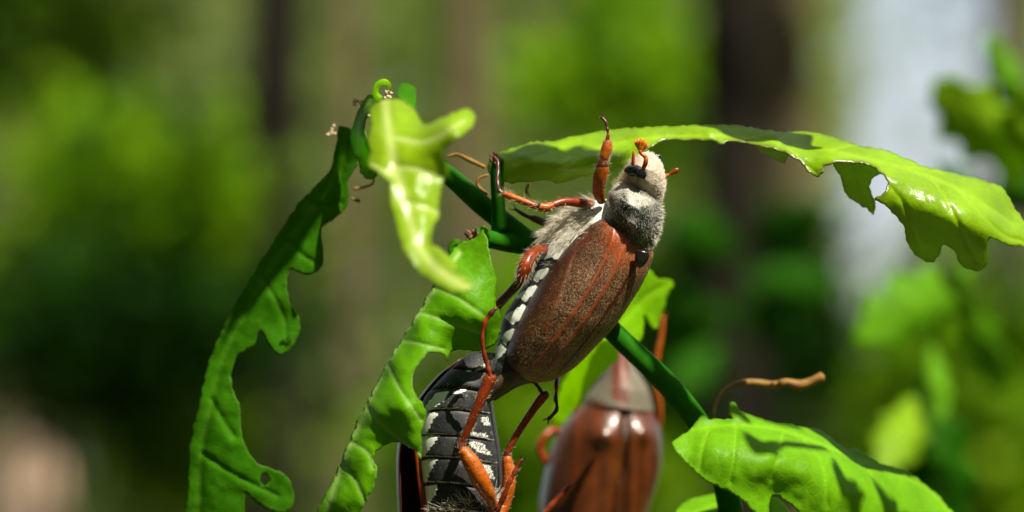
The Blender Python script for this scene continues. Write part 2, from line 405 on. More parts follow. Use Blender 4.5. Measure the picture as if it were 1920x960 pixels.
def leaf_patch(outline, ctrl, veins=(), step=5.0, jag=1.2, vw=3.0, pucker=0.03, pscale=30, seed=1, holes=(), bitten=(), ds=1.0):
    per = np.linalg.norm(np.diff(np.asarray(outline + [outline[0]], float), axis=0), axis=1).sum()
    ol = smooth_line(list(outline) + [outline[0]], int(per / step * 1.2))[:-1]
    ol = ol + np.stack([vnoise(ol[:, 0], ol[:, 1], 7, seed), vnoise(ol[:, 0], ol[:, 1], 7, seed + 1)], 1) * jag
    vv = [smooth_line(v, 24) for v in veins]
    x0, y0 = ol.min(0); x1, y1 = ol.max(0)
    gx, gy = np.meshgrid(np.arange(x0, x1, step), np.arange(y0, y1, step * 0.87))
    gx = gx + (np.arange(gx.shape[0]) % 2)[:, None] * step / 2
    gx = gx.ravel(); gy = gy.ravel()
    ok = inpoly(gx, gy, ol) & (dist(gx, gy, np.vstack([ol, ol[:1]])) > step * 0.45)
    loops = [ol]
    for h in holes:
        hl = smooth_line(list(h) + [h[0]], 24)[:-1]; loops.append(hl)
        ok &= ~inpoly(gx, gy, hl) & (dist(gx, gy, np.vstack([hl, hl[:1]])) > step * 0.45)
    pts = np.vstack(loops + [np.column_stack([gx[ok], gy[ok]])])
    edges = []; b = 0
    for l in loops:
        edges += [(b + i, b + (i + 1) % len(l)) for i in range(len(l))]; b += len(l)
    r = geometry.delaunay_2d_cdt([Vector(p) for p in pts.tolist()], edges, [], 0, 1e-4)
    vc = np.array([tuple(v) for v in r[0]]); fs = r[2]
    F = []
    fa = np.array([list(f) for f in fs]); cc = vc[fa].mean(1); good = inpoly(cc[:, 0], cc[:, 1], ol)
    for l in loops[1:]: good &= ~inpoly(cc[:, 0], cc[:, 1], l)
    F = fa[good].tolist()
    X, Y = vc[:, 0], vc[:, 1]
    D = rbf(ctrl, X, Y) * ds; pucker = pucker * 0.33; vein = np.zeros(len(X))
    dm = np.full(len(X), 1e9)
    for k, v in enumerate(vv):
        d = dist(X, Y, v); dm = np.minimum(dm, d); wv = vw * (1.5 if k == 0 else 0.8)
        vein = np.maximum(vein, np.exp(-(d / wv) ** 2))
        D = D + 0.022 * np.exp(-(d / (wv * 2.2)) ** 2) * (1.4 if k == 0 else 1)
    D = D + pucker * vnoise(X, Y, pscale, seed + 5) + pucker * 0.45 * vnoise(X, Y, pscale * 0.4, seed + 6)
    eo = dist(X, Y, np.vstack([ol, ol[:1]]))
    edge = np.exp(-(eo / 2.6) ** 2) * 0.9
    if bitten:
        bd = np.full(len(X), 1e9)
        for v in bitten: bd = np.minimum(bd, dist(X, Y, v))
        edge = np.maximum(edge * 0.3, np.exp(-(eo / 4) ** 2) * np.exp(-(bd / 10) ** 2))
    else: edge = edge * 0.4
    return P(X, Y, D), F, vein, edge

def leaf(name, patches, mat, parent, label=None, solid=0.009):
    V, F, ve, ed, b = [], [], [], [], 0
    for v, f, a, e in patches:
        V.append(v); F += [[i + b for i in g] for g in f]; ve.append(a); ed.append(e); b += len(v)
    V = np.vstack(V)
    # faces turned to the camera side
    F = np.array(F); nn = np.cross(V[F[:, 1]] - V[F[:, 0]], V[F[:, 2]] - V[F[:, 0]]) @ FWD
    G = np.where((nn < 0)[:, None], F, F[:, ::-1])
    return mk(name, V, G, mat, parent, dict(vein=np.concatenate(ve), edge=np.concatenate(ed)), solid=solid, label=label)

# ================================================================== BACKGROUND
def bark_mat(name, a, b):
    m = N(name); mp = m.n('ShaderNodeMapping'); m.set(mp, 'Vector', m.co()); m.set(mp, 'Scale', (1, 1, 0.2))
    v = mp.outputs[0]; n = m.noise(0.35, 6, 0.65, v)
    return m.end(m.pr(m.ramp(n, [(0.35, a), (0.65, b)]), 0.9, 0.2, m.bump(n, 0.9, 1.5)))
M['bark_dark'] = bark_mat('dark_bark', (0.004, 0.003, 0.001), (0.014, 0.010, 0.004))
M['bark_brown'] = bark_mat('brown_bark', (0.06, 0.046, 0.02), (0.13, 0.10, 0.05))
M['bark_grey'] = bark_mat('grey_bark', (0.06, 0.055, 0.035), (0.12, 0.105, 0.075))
def foliage_mat(name, cols, tf=0.4, boost=1.7):
    m = N(name); a = m.attr('tone')
    col = m.ramp(a, [(i / (len(cols) - 1), c) for i, c in enumerate(cols)])
    tcol = m.mix(1.0, col, (boost, boost, boost * 0.5), 'MULTIPLY')
    tr = m.n('ShaderNodeBsdfTranslucent'); m.set(tr, 'Color', tcol)
    mx = m.n('ShaderNodeMixShader'); m.set(mx, 0, tf)
    m.t.links.new(m.pr(col, 0.7, 0.08), mx.inputs[1]); m.t.links.new(tr.outputs[0], mx.inputs[2])
    return m.end(mx.outputs[0])
M['fol_bright'] = foliage_mat('bright_foliage', [(0.08, 0.20, 0.003), (0.14, 0.30, 0.005), (0.22, 0.34, 0.01)])
M['fol_mid'] = foliage_mat('green_foliage', [(0.02, 0.07, 0.003), (0.05, 0.11, 0.004), (0.08, 0.13, 0.008)])
M['fol_dark'] = foliage_mat('dark_foliage', [(0.006, 0.030, 0.001), (0.012, 0.055, 0.002), (0.022, 0.065, 0.003)], 0.3)
M['fol_olive'] = foliage_mat('olive_foliage', [(0.05, 0.09, 0.012), (0.14, 0.20, 0.045), (0.26, 0.27, 0.13)])

def leaves_geo(C, size, seed):
    """one bent four-sided leaf blade per centre"""
    r = np.random.default_rng(seed); n = len(C); s = size * r.uniform(0.6, 1.3, (n, 1))
    a = r.normal(0, 1, (n, 3)); a /= np.linalg.norm(a, axis=1, keepdims=True)
    b = np.cross(a, r.normal(0, 1, (n, 3))); b /= np.linalg.norm(b, axis=1, keepdims=True); c = np.cross(a, b)
    V = np.stack([C - a * s, C + b * s * 0.45 + c * s * 0.12, C + a * s, C - b * s * 0.45 + c * s * 0.12], 1).reshape(-1, 3)
    i = np.arange(n)[:, None] * 4
    F = np.concatenate([i + [[0, 1, 2]], i + [[0, 2, 3]]], 0)
    tone = np.repeat(r.uniform(0, 1, n), 4)
    return V, F, tone

def clumps(n, r, ncl, spread, seed):
    q = np.random.default_rng(seed)
    cc = q.normal(0, 1, (ncl, 3)); cc /= np.maximum(np.linalg.norm(cc, axis=1, keepdims=True), 0.6)
    cc *= q.uniform(0.25, 1, (ncl, 1)); k = q.integers(0, ncl, n)
    return (cc[k] + q.normal(0, spread, (n, 3))) * np.asarray(r)

def foliage(parent, name, centre, r, n, size, mat, seed, ncl=14, spread=0.22):
    V, F, tone = leaves_geo(np.asarray(centre) + clumps(n, r, ncl, spread, seed), size, seed + 1)
    return mk(name, V, F, mat, parent, dict(tone=tone), smooth=False)

def cyl(pts, sides=14, rough=0.0, seed=0):
    p = np.asarray(pts, float); n = len(p); r = np.random.default_rng(seed)
    T = np.gradient(p[:, :3], axis=0); T /= np.linalg.norm(T, axis=1, keepdims=True)
    ref = np.cross(T, [0.2, 1, 0.1]); ref /= np.linalg.norm(ref, axis=1, keepdims=True); bi = np.cross(T, ref)
    a = np.linspace(0, 2 * np.pi, sides, endpoint=False); rr = p[:, 3][:, None] * (1 + rough * r.normal(0, 1, (n, sides)))
    V = p[:, None, :3] + rr[..., None] * (np.cos(a)[None, :, None] * ref[:, None] + np.sin(a)[None, :, None] * bi[:, None])
    return V.reshape(-1, 3), grid_faces(n, sides, True).tolist()

def tree(label, px, d, wpx, bark, fol, height=900, crown=(220, 220, 200), n=2500, size=7, seed=0, lean=0.0, group='trees in the wood behind the shoot'):
    b = P(px, 480, d); r = wpx * K * (FOCUS + d) / FOCUS / 2
    base = np.array([b[0], b[1], -4.0]); zc = b[2]
    t = thing('tree', base, label, 'tree', group)
    q = np.random.default_rng(seed)
    zs = np.linspace(-4, height, 14)
    pts = [(base[0] + lean * (z - zc) + 0.15 * r * math.sin(z / 90 + seed), base[1], z, r * (1.45 if i == 0 else 1.0) * (1 - 0.75 * max(0, (z - zc)) / height)) for i, z in enumerate(zs)]
    parts = [cyl(pts, 16, 0.05, seed)]
    for k in range(7):
        z = height * q.uniform(0.45, 0.9); a = q.uniform(0, 6.28); L = crown[0] * q.uniform(0.4, 0.8)
        s = np.array([base[0] + lean * (z - zc), base[1], z]); e = s + np.array([math.cos(a) * L, math.sin(a) * L, L * 0.5]); mid = (s + e) / 2 + [0, 0, L * 0.1]
        rb = r * 0.3
        parts.append(cyl([(*s, rb), (*mid, rb * 0.7), (*e, rb * 0.25)], 7))
    V, F = join(parts); mk('trunk', V, F, bark, t)
    foliage(t, 'crown', (base[0] + lean * (height - zc), base[1], height * 0.95), crown, n, size, fol, seed + 50)
    return t

def shrub(label, px, py, d, rpx, rpy, n, size, fol, seed, cat='shrub', name='shrub', depth=0.8, group='shrubs in the wood behind the shoot', ncl=16, spread=0.2):
    c = P(px, py, d); s = K * (FOCUS + d) / FOCUS; rx, rz = rpx * s, rpy * s
    t = thing(name, (c[0], c[1], 0), label, cat, group)
    foliage(t, 'foliage', c, (rx, rx * depth, rz), n, size, fol, seed, ncl, spread)
    q = np.random.default_rng(seed); parts = []
    for k in range(4):
        e = c + q.normal(0, 0.35, 3) * [rx, rx, rz]; m_ = (np.array([c[0], c[1], 0]) + e) / 2 + q.normal(0, 0.1, 3) * rx
        parts.append(cyl([(c[0] + q.normal(0, 2), c[1], -2, 1.2), (*m_, 0.9), (*e, 0.4)], 6))
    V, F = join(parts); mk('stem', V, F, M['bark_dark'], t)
    return t

def ground():
    n = 90; u = np.linspace(-1, 1, n); s = np.sign(u) * np.abs(u) ** 2.2 * 30000
    X, Y = np.meshgrid(s, s + 300); Z = 10 * vnoise(X, Y, 260, 11) * np.clip(np.hypot(X, Y) / 400, 0, 1) - 6
    m = N('forest_floor'); a = m.noise(0.05, 6, 0.65); b = m.noise(0.004, 3)
    col = m.ramp(a, [(0.3, (0.05, 0.04, 0.02)), (0.55, (0.11, 0.085, 0.045)), (0.75, (0.06, 0.09, 0.02))])
    col = m.mix(m.ramp(b, [(0.45, (0, 0, 0)), (0.6, (1, 1, 1))]), col, (0.05, 0.10, 0.015))
    mt = m.end(m.pr(col, 0.95, 0.1, m.bump(a, 0.8, 2)))
    o = mk('ground', np.stack([X, Y, Z], -1).reshape(-1, 3), grid_faces(n, n), mt); o['kind'] = 'structure'; o['label'] = 'brown and green forest floor under the trees'
ground()

def far_wood():
    """the wall of leaves and trunks that closes the wood, open where the sky shows"""
    q = np.random.default_rng(5); C = []; 
    def band(n, x0, x1, y0, y1, d0, d1, keep=None):
        x = q.uniform(x0, x1, n); y = q.uniform(y0, y1, n)
        if keep is not None:
            k = q.uniform(0, 1, n) < keep(x, y); x, y = x[k], y[k]
        return P(x, y, q.uniform(d0, d1, len(x)))
    gap = lambda x, y: 1 - np.clip((x - 1520) / 110, 0, 1) * np.clip((1920 - x) / 70, 0, 1) * np.clip((480 - y) / 120, 0, 1) * .97 - .9 * np.exp(-((x - 1640) / 70) ** 2) * np.clip((y - 300) / 60, 0, 1) * np.clip((700 - y) / 120, 0, 1)
    C1 = band(70000, -500, 2500, -300, 1150, 2600, 4600, gap)
    tn = 0.5 + 0.5 * vnoise(C1[:, 0], C1[:, 2], 170, 3)
    V, F, tone = leaves_geo(C1, 16, 8); tone = np.clip(np.repeat(tn, 4) * 0.7 + tone * 0.3, 0, 1)
    o = mk('far_wood', V, F, M['fol_olive'], None, dict(tone=tone), smooth=False)
    o['kind'] = 'stuff'; o['label'] = 'far edge of the wood, olive and green out of focus'; o['category'] = 'wood'
far_wood()

def surrounding_wood():
    """crowns of the wood beside, behind and over the camera, open towards the sun and towards the view"""
    q = np.random.default_rng(15); n = 80000
    v = q.normal(0, 1, (n, 3)); v /= np.linalg.norm(v, axis=1, keepdims=True); v[:, 2] = np.abs(v[:, 2]) * 1.0 - .12
    v /= np.linalg.norm(v, axis=1, keepdims=True); r = q.uniform(420, 900, (n, 1))
    sd = np.array(SUN); keep = (v @ sd < math.cos(math.radians(17)))
    az = np.degrees(np.arctan2(v[:, 0], v[:, 1])); keep &= ~((np.abs(az) < 24) & (v[:, 2] < .42))
    lump = vnoise(az + 400, np.degrees(np.arcsin(v[:, 2])) + 400, 14, 6); keep &= lump > -.6
    S = np.array([0, 0, 110.]) + v * r; fall = S - np.array(SUN) * ((S[:, 2] - 140) / SUN.z)[:, None]
    keep &= ~((np.abs(fall[:, 0]) < 500) & (fall[:, 1] > 150) & (fall[:, 1] < 1300) & (q.uniform(0, 1, n) < .9))
    C = np.array([0, 0, 110.]) + v * r; C = C[keep & (C[:, 2] > 5)]
    V, F, tone = leaves_geo(C, 15, 18)
    o = mk('surrounding_wood', V, F, M['fol_dark'], None, dict(tone=tone), smooth=False)
    o['kind'] = 'stuff'; o['label'] = 'green crowns of the wood beside, behind and over the camera'
surrounding_wood()

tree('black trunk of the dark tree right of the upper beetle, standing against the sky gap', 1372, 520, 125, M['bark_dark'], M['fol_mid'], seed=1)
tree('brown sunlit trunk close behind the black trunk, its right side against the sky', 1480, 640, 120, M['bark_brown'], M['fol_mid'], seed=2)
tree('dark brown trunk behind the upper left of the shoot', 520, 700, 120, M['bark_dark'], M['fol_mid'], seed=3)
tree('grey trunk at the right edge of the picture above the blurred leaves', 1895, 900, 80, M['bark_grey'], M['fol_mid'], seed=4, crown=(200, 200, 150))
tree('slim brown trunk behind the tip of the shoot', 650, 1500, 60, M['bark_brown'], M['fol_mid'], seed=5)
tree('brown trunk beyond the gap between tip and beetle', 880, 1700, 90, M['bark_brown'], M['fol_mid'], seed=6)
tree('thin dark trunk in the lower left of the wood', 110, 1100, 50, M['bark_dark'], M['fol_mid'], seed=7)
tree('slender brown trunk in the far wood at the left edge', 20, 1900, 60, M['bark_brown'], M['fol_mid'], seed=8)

shrub('bright green bush filling the left of the picture', 270, 390, 700, 220, 210, 1500, 5, M['fol_bright'], 21, ncl=40, spread=.35)
shrub('dark green bush in the upper left corner', 40, 60, 760, 240, 130, 1400, 4.5, M['fol_mid'], 22, ncl=60, spread=.4)
shrub('dark green bush under the bright bush on the left', 230, 620, 600, 280, 130, 1500, 4.5, M['fol_dark'], 23, ncl=60, spread=.35)
shrub('yellow green bush low on the left beside the pale boulder', 330, 850, 620, 150, 120, 450, 5, M['fol_bright'], 24)
shrub('sunlit green bush behind the tip of the upper beetle', 1130, 170, 900, 200, 210, 600, 7, M['fol_bright'], 25)
shrub('pale green bush low behind the mating beetles', 1000, 780, 800, 330, 260, 2600, 6, M['fol_bright'], 26)
shrub('dark green bush in the middle right behind the shoot', 1400, 620, 600, 190, 200, 1800, 4.0, M['fol_dark'], 27, ncl=60, spread=.35)
shrub('yellow green bush in the lower right corner', 1850, 800, 500, 160, 230, 1500, 5, M['fol_bright'], 28, ncl=50, spread=.35)
shrub('grey green bush right of centre low down', 1580, 800, 700, 150, 150, 300, 6, M['fol_mid'], 29)

def boulder():
    c = P(60, 890, 900); s = K * (FOCUS + 900) / FOCUS; t = np.linspace(0, math.pi, 22); a = np.linspace(0, 2 * math.pi, 33)[:-1]
    T, A = np.meshgrid(t, a, indexing='ij'); n = 1 + 0.12 * vnoise(np.cos(A) * 3 + 9, T * 3 + np.sin(A) * 3, 1.3, 4)
    rx, rz = 140 * s, c[2] + 45 * s
    V = np.stack([c[0] + rx * n * np.sin(T) * np.cos(A), c[1] + rx * n * np.sin(T) * np.sin(A), rz * n * np.cos(T)], -1)
    o = mk('boulder', V.reshape(-1, 3), grid_faces(22, 32, True), plain('sandstone', (0.40, 0.28, 0.18), (0.60, 0.45, 0.33), 0.05, 0.9, bs=0.8, bd=2, bscale=0.3))
    tag(o, 'pale pinkish boulder in the lower left corner of the wood', 'boulder')
boulder()

# ================================================================== THE OAK SHOOT
shoot = thing('oak_shoot', P(1320, 1300, 1.5), 'green oak shoot with long eaten lime leaves that carries the three beetles', 'plant')
tube('stem', [(640, 292, 2.2, 12), (690, 275, 1.8, 14), (760, 285, 1.4, 16), (835, 325, 1.1, 18), (908, 388, 1.0, 20), (1000, 462, 0.95, 21), (1080, 545, 0.95, 20), (1150, 622, 0.95, 20), (1258, 728, 1.0, 22), (1330, 830, 1.15, 22), (1370, 960, 1.5, 24), (1380, 1120, 1.8, 26)], M['stem'], shoot, sides=20)
tube('side_shoot', [(1010, 462, 1.0, 20), (960, 455, 0.9, 20), (915, 448, 0.7, 17), (890, 440, 0.6, 12)], M['stem'], shoot)
tube('petiole', [(936, 430, 0.8, 16), (934, 380, 0.7, 13), (932, 330, 0.65, 13), (934, 298, 0.65, 11)], M['stem'], shoot)

# the big leaf reaching to the right
R_OUT = [(912,314),(922,296),(938,287),(968,275),(1000,266),(1035,266),(1060,259),(1100,251),(1150,243),(1200,239),(1245,237),(1335,234),(1395,237),(1462,247),(1522,248),(1560,256),(1605,271),(1669,284),(1725,309),(1785,324),(1845,339),(1875,350),(1890,365),(1901,387),(1920,417),(1938,445),(1925,460),(1886,459),(1856,446),(1852,462),(1851,492),(1837,507),(1819,506),(1800,496),(1792,474),(1774,459),(1764,462),(1762,478),(1747,492),(1725,485),(1702,459),(1695,425),(1669,395),(1652,382),(1640,374),(1650,366),(1660,356),(1665,344),(1657,329),(1635,312),(1605,306),(1579,304),(1556,309),(1545,314),(1543,324),(1530,331),(1515,322),(1507,309),(1492,297),(1474,288),(1440,277),(1410,271),(1369,266),(1354,270),(1327,264),(1275,264),(1256,262),(1237,267),(1222,277),(1200,292),(1165,312),(1134,325),(1090,331),(1067,340),(1043,343),(1023,337),(967,343),(935,338),(918,328)]
R_CT = [(912,314,.75),(940,290,.85),(1000,268,1.0),(1060,262,1.0),(1000,300,.45),(1050,315,.40),(960,315,.55),(1000,340,.75),(1060,338,.70),(1120,255,.95),(1120,295,.45),(1130,325,.55),(1200,241,.8),(1200,265,.55),(1200,290,.5),
        (1330,236,.75),(1330,250,.5),(1330,265,.5),(1460,249,.8),(1460,265,.45),(1470,287,.38),(1560,258,.9),(1560,285,.4),(1560,305,.25),(1530,330,.3),(1670,286,.8),(1670,310,.34),(1680,345,.12),(1690,400,.15),(1740,485,.55),
        (1785,326,.75),(1780,350,.36),(1775,400,.06),(1775,455,.25),(1835,500,.5),(1880,356,.85),(1850,390,.36),(1840,430,.12),(1900,400,.9),(1930,440,.8),(1890,455,.5)]
R_VE = [[(925,320),(1000,300),(1100,283),(1200,262),(1350,254),(1440,264),(1537,279),(1594,292),(1669,309),(1762,339),(1837,380),(1900,422)],
        [(1630,300),(1661,342),(1699,391),(1725,470)],[(1700,318),(1755,346),(1800,425),(1834,492)],[(1790,352),(1837,400),(1880,440),(1920,455)],[(1470,270),(1492,292),(1530,327)],
        [(1560,283),(1590,274),(1612,271)],[(1400,260),(1425,256),(1462,248)],[(1680,312),(1720,315),(1770,325)],[(1100,283),(1070,305),(1055,335)],[(1020,296),(1060,275),(1090,262)]]
bite = [smooth_line([(1640,374),(1660,356),(1665,344),(1657,329),(1635,312),(1605,306),(1579,304),(1556,309),(1545,314),(1543,324),(1530,331),(1515,322),(1507,309),(1474,288),(1410,271),(1354,270),(1275,264),(1222,277)], 40)]
lp = [leaf_patch(R_OUT, R_CT, R_VE, 4.2, 2.0, 2.6, 0.045, 34, 31, bitten=bite),
      leaf_patch([(1562,300),(1566,316),(1575,327),(1582,350),(1590,369),(1612,384),(1631,395),(1639,404),(1642,384),(1631,350),(1640,330),(1660,322),(1640,306),(1600,298)],
                 [(1562,300,.55),(1660,322,.5),(1600,340,.75),(1639,404,1.05),(1590,369,.9)], [[(1605,300),(1612,340),(1630,390)]], 4.2, 2.0, 2.2, 0.03, 25, 32),
      leaf_patch([(1405,266),(1418,276),(1430,286),(1450,297),(1470,306),(1476,300),(1477,284),(1440,272)], [(1405,266,.5),(1470,306,.8),(1477,284,.5),(1430,286,.7)], [], 4.2, 1.5, 2, 0.02, 25, 33)]
leaf('leaf', lp, M['leaf_right'], shoot, 'long lime leaf arching right above the beetle, eaten below, lobed at its tip')

# leaf nearest the camera
F_OUT = [(690,205),(713,189),(754,189),(782,212),(796,235),(828,223),(855,209),(878,205),(890,219),(885,239),(864,258),(837,274),(832,294),(841,322),(832,340),(823,377),(823,409),(811,432),(808,455),(828,484),(855,510),(885,529),(883,543),(855,547),(823,533),(782,505),(754,459),(741,414),(731,377),(731,345),(713,326),(690,313),(695,285),(690,258),(695,225)]
F_CT = [(722,190,-2.6),(690,205,-2.5),(785,212,-2.6),(730,258,-3.1),(695,300,-3.2),(790,260,-3.2),(885,215,-3.0),(850,240,-3.5),(741,313,-3.35),(830,320,-3.4),(715,322,-3.4),(763,377,-3.6),(822,390,-3.5),(777,441,-3.85),(745,430,-3.7),(809,496,-3.95),(830,490,-3.7),(878,540,-3.6)]
F_VE = [[(722,189),(731,258),(741,313),(763,377),(777,441),(809,496),(870,538)],[(731,258),(800,265),(870,228)],[(741,313),(790,320),(832,335)],[(741,330),(720,322),(700,310)],[(765,380),(800,390),(820,400)]]
leaf('leaf', [leaf_patch(F_OUT, F_CT, F_VE, 5, 2.5, 5, 0.03, 30, 41, ds=.88),
     leaf_patch([(795,450),(815,462),(840,480),(858,500),(850,512),(820,500),(797,478)], [(795,450,-3.3),(858,500,-2.9),(820,500,-3.2),(830,470,-3.0)], [], 5, 2, 3, .03, 20, 42, ds=.88)],
     M['leaf_front'], shoot, 'blurred pale lime leaf hanging nearest to the camera at the shoot tip')

# shaded leaf on the left
L_OUT = [(635,236),(631,262),(627,289),(615,324),(561,382),(515,451),(469,521),(423,606),(392,675),(376,744),(357,821),(352,914),(350,1010),(440,1010),(458,960),(461,925),(484,945),(515,960),(540,958),(552,940),(547,908),(530,887),(484,868),(457,829),(453,798),(449,760),(438,737),(434,698),(446,667),(476,648),(482,625),(492,621),(507,652),(527,665),(550,648),(564,605),(550,579),(540,552),(542,507),(569,515),(592,511),(606,490),(604,451),(604,428),(623,413),(646,393),(655,366),(654,336),(672,305),(668,262),(656,240)]
L_CT = [(x, y, 2.2 + .4 * (d - 2.2)) for x, y, d in [(640,240,1.9),(627,289,2.3),(665,290,1.9),(561,382,2.6),(600,400,2.1),(645,380,2.0),(515,451,2.7),(560,470,2.1),(600,480,2.1),(469,521,2.8),(500,540,2.2),(560,600,2.2),(423,606,2.8),(450,630,2.3),(392,675,2.8),(420,700,2.3),(357,821,2.7),(400,820,2.1),(352,914,2.6),(420,910,1.9),(540,930,2.1),(350,1010,2.5),(440,1010,2.0)]]
L_VE = [[(648,250),(640,320),(590,385),(540,455),(495,525),(448,610),(415,680),(398,750),(380,830),(374,920),(372,1005)],[(540,455),(570,480),(595,495)],[(495,525),(530,590),(535,640)],[(590,385),(620,390),(640,380)],[(398,750),(420,790),(440,820)],[(380,850),(440,890),(520,930)]]
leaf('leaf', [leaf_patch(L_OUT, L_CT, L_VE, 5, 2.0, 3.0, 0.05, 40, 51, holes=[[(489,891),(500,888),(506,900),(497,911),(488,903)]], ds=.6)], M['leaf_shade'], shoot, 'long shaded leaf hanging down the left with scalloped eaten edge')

# leaf in the middle
MO = [(904,424),(912,440),(916,460),(924,499),(930,528),(928,557),(936,585),(939,608),(936,633),(922,650),(895,657),(860,657),(845,662),(837,677),(831,665),(807,662),(790,677),(775,697),(774,721),(784,744),(799,779),(790,808),(791,860),(772,840),(737,829),(711,843),(700,858),(706,884),(697,919),(679,957),(665,1010),(588,1010),(597,954),(632,884),(667,797),(714,703),(755,633),(790,575),(813,534),(837,487),(860,458),(883,450),(897,438)]
M_CT = [(x, y, .35 * d if d > 0 and x < 840 else d) for x, y, d in [(904,424,.35),(915,460,.15),(883,455,.35),(930,530,0.05),(860,470,.35),(837,487,.55),(870,530,-.05),(939,610,.15),(900,600,-.15),(813,534,.5),(840,590,-.10),(924,650,.15),(860,655,.05),(790,575,.5),(784,600,.15),(755,633,.5),(790,640,-.15),(800,662,-.2),(714,703,.45),(740,680,-.05),(770,720,-.35),(667,797,.4),(700,770,-.1),(760,770,-.5),(795,780,-.35),(632,884,.35),(660,860,-.1),(730,820,-.3),(790,858,-.4),(597,954,.3),(640,930,-.15),(690,900,-.3),(590,1005,.3),(660,1005,-.15)]]
M_VE = [[(862,475),(830,520),(800,565),(784,587),(726,680),(685,773),(644,867),(615,954),(600,1008)],[(784,587),(830,600),(900,625)],[(813,540),(860,560),(905,590)],[(740,655),(760,640),(830,655)],[(726,680),(750,730),(790,790)],[(690,765),(720,800),(785,850)],[(660,830),(690,850),(700,880)],[(640,870),(665,900),(685,940)]]
bm = [smooth_line([(837,677),(807,662),(775,697),(774,721),(784,744)], 20)]
leaf('leaf', [leaf_patch(MO, M_CT, M_VE, 4.2, 2.4, 3.2, 0.055, 34, 61, bitten=bm),
     leaf_patch([(905,423),(915,428),(918,445),(914,475),(905,470),(900,445)], [(905,423,.4),(918,445,.6),(905,470,.65)], [], 4.2, 1, 2, .02, 20, 62)],
     M['leaf_mid'], shoot, 'green leaf left of the beetles with bites along its right side and a thick midrib')
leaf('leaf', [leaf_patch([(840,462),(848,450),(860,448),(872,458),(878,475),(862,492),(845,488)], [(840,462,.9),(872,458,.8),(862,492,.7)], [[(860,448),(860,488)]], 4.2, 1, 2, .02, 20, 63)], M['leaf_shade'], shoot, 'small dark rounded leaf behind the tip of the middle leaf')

# leaf in the lower right
LR = [(1260,828),(1264,842),(1286,868),(1322,901),(1366,922),(1395,941),(1413,960),(1430,975),(1442,963),(1443,941),(1453,928),(1475,941),(1497,960),(1530,1010),(1700,1040),(1800,1000),(1790,965),(1774,948),(1760,930),(1741,915),(1719,897),(1690,879),(1650,868),(1606,842),(1585,839),(1555,820),(1541,808),(1512,802),(1475,795),(1439,788),(1402,777),(1384,766),(1378,756),(1368,757),(1367,775),(1373,785),(1344,786),(1328,786),(1318,777),(1309,786),(1293,806)]
LR_CT = [(1260,828,.6),(1300,800,.95),(1290,865,.35),(1330,840,.35),(1318,777,1.1),(1344,786,1.1),(1370,760,1.2),(1375,830,.5),(1366,920,.3),(1440,790,1.4),(1440,850,.45),(1420,955,.35),(1475,795,1.5),(1500,850,.8),(1453,930,.6),(1541,808,1.9),(1555,870,1.0),(1540,960,.7),(1606,842,2.1),(1620,920,1.4),(1690,879,2.5),(1680,950,1.8),(1741,915,2.9),(1790,960,3.0),(1700,1040,1.8),(1560,1010,1.0)]
LR_VE = [[(1296,806),(1380,797),(1468,808),(1560,842),(1650,877),(1740,918),(1790,975)],[(1380,797),(1376,850),(1368,905)],[(1468,808),(1460,850),(1445,900)],[(1500,817),(1540,870),(1550,950)],[(1600,857),(1640,900),(1670,980)],[(1330,802),(1318,840),(1312,880)]]
leaf('leaf', [leaf_patch(LR, LR_CT, LR_VE, 4.6, 1.6, 2.6, 0.07, 42, 71, ds=.7)], M['leaf_low'], shoot, 'broad green leaf in the lower right striped by shadows')
leaf('leaf', [leaf_patch([(1255,985),(1267,960),(1278,944),(1307,932),(1340,926),(1373,928),(1392,941),(1380,970),(1330,1000)], [(1255,985,1.5),(1340,926,1.9),(1392,941,1.6),(1330,1000,1.2)], [[(1265,980),(1330,950),(1390,935)]], 5, 1.5, 2.5, .04, 30, 72)], M['leaf_low'], shoot, 'edge of a leaf at the bottom right of the russet beetle')
leaf('leaf', [leaf_patch([(1443,930),(1460,935),(1478,955),(1500,985),(1470,1000),(1448,970)], [(1443,930,1.2),(1500,985,1.3),(1448,970,1.0)], [], 5, 1, 2.5, .03, 30, 73)], M['leaf_back'], shoot, 'bright yellow green leaf edge below the notch of the lower right leaf')
# bright leaf behind the beetle
leaf('leaf', [leaf_patch([(1190,515),(1212,505),(1222,510),(1232,522),(1255,524),(1262,537),(1250,556),(1243,583),(1232,616),(1219,607),(1208,590),(1205,630),(1190,640),(1172,626),(1155,606),(1150,580),(1170,540)], [(1212,505,2.2),(1262,530,2.5),(1150,590,1.9),(1232,610,2.3),(1190,560,2.1),(1190,630,2.0)], [[(1160,610),(1200,565),(1255,530)]], 4.6, 1.8, 2.5, .05, 24, 81, ds=1.3)], M['leaf_back'], shoot, 'glowing yellow green leaf behind the right side of the upper beetle')
leaf('leaf', [leaf_patch([(1110,610),(1135,630),(1160,668),(1140,690),(1115,715),(1085,755),(1050,800),(1035,780),(1050,730),(1075,680),(1090,640)], [(1110,610,1.9),(1160,668,2.2),(1050,800,3.0),(1050,730,2.6),(1100,690,2.3)], [[(1130,640),(1090,710),(1045,790)]], 4.6, 1.5, 2.5, .04, 24, 82, ds=1.25)], M['leaf_back'], shoot, 'yellow green leaf between the upper beetle and the russet beetle')
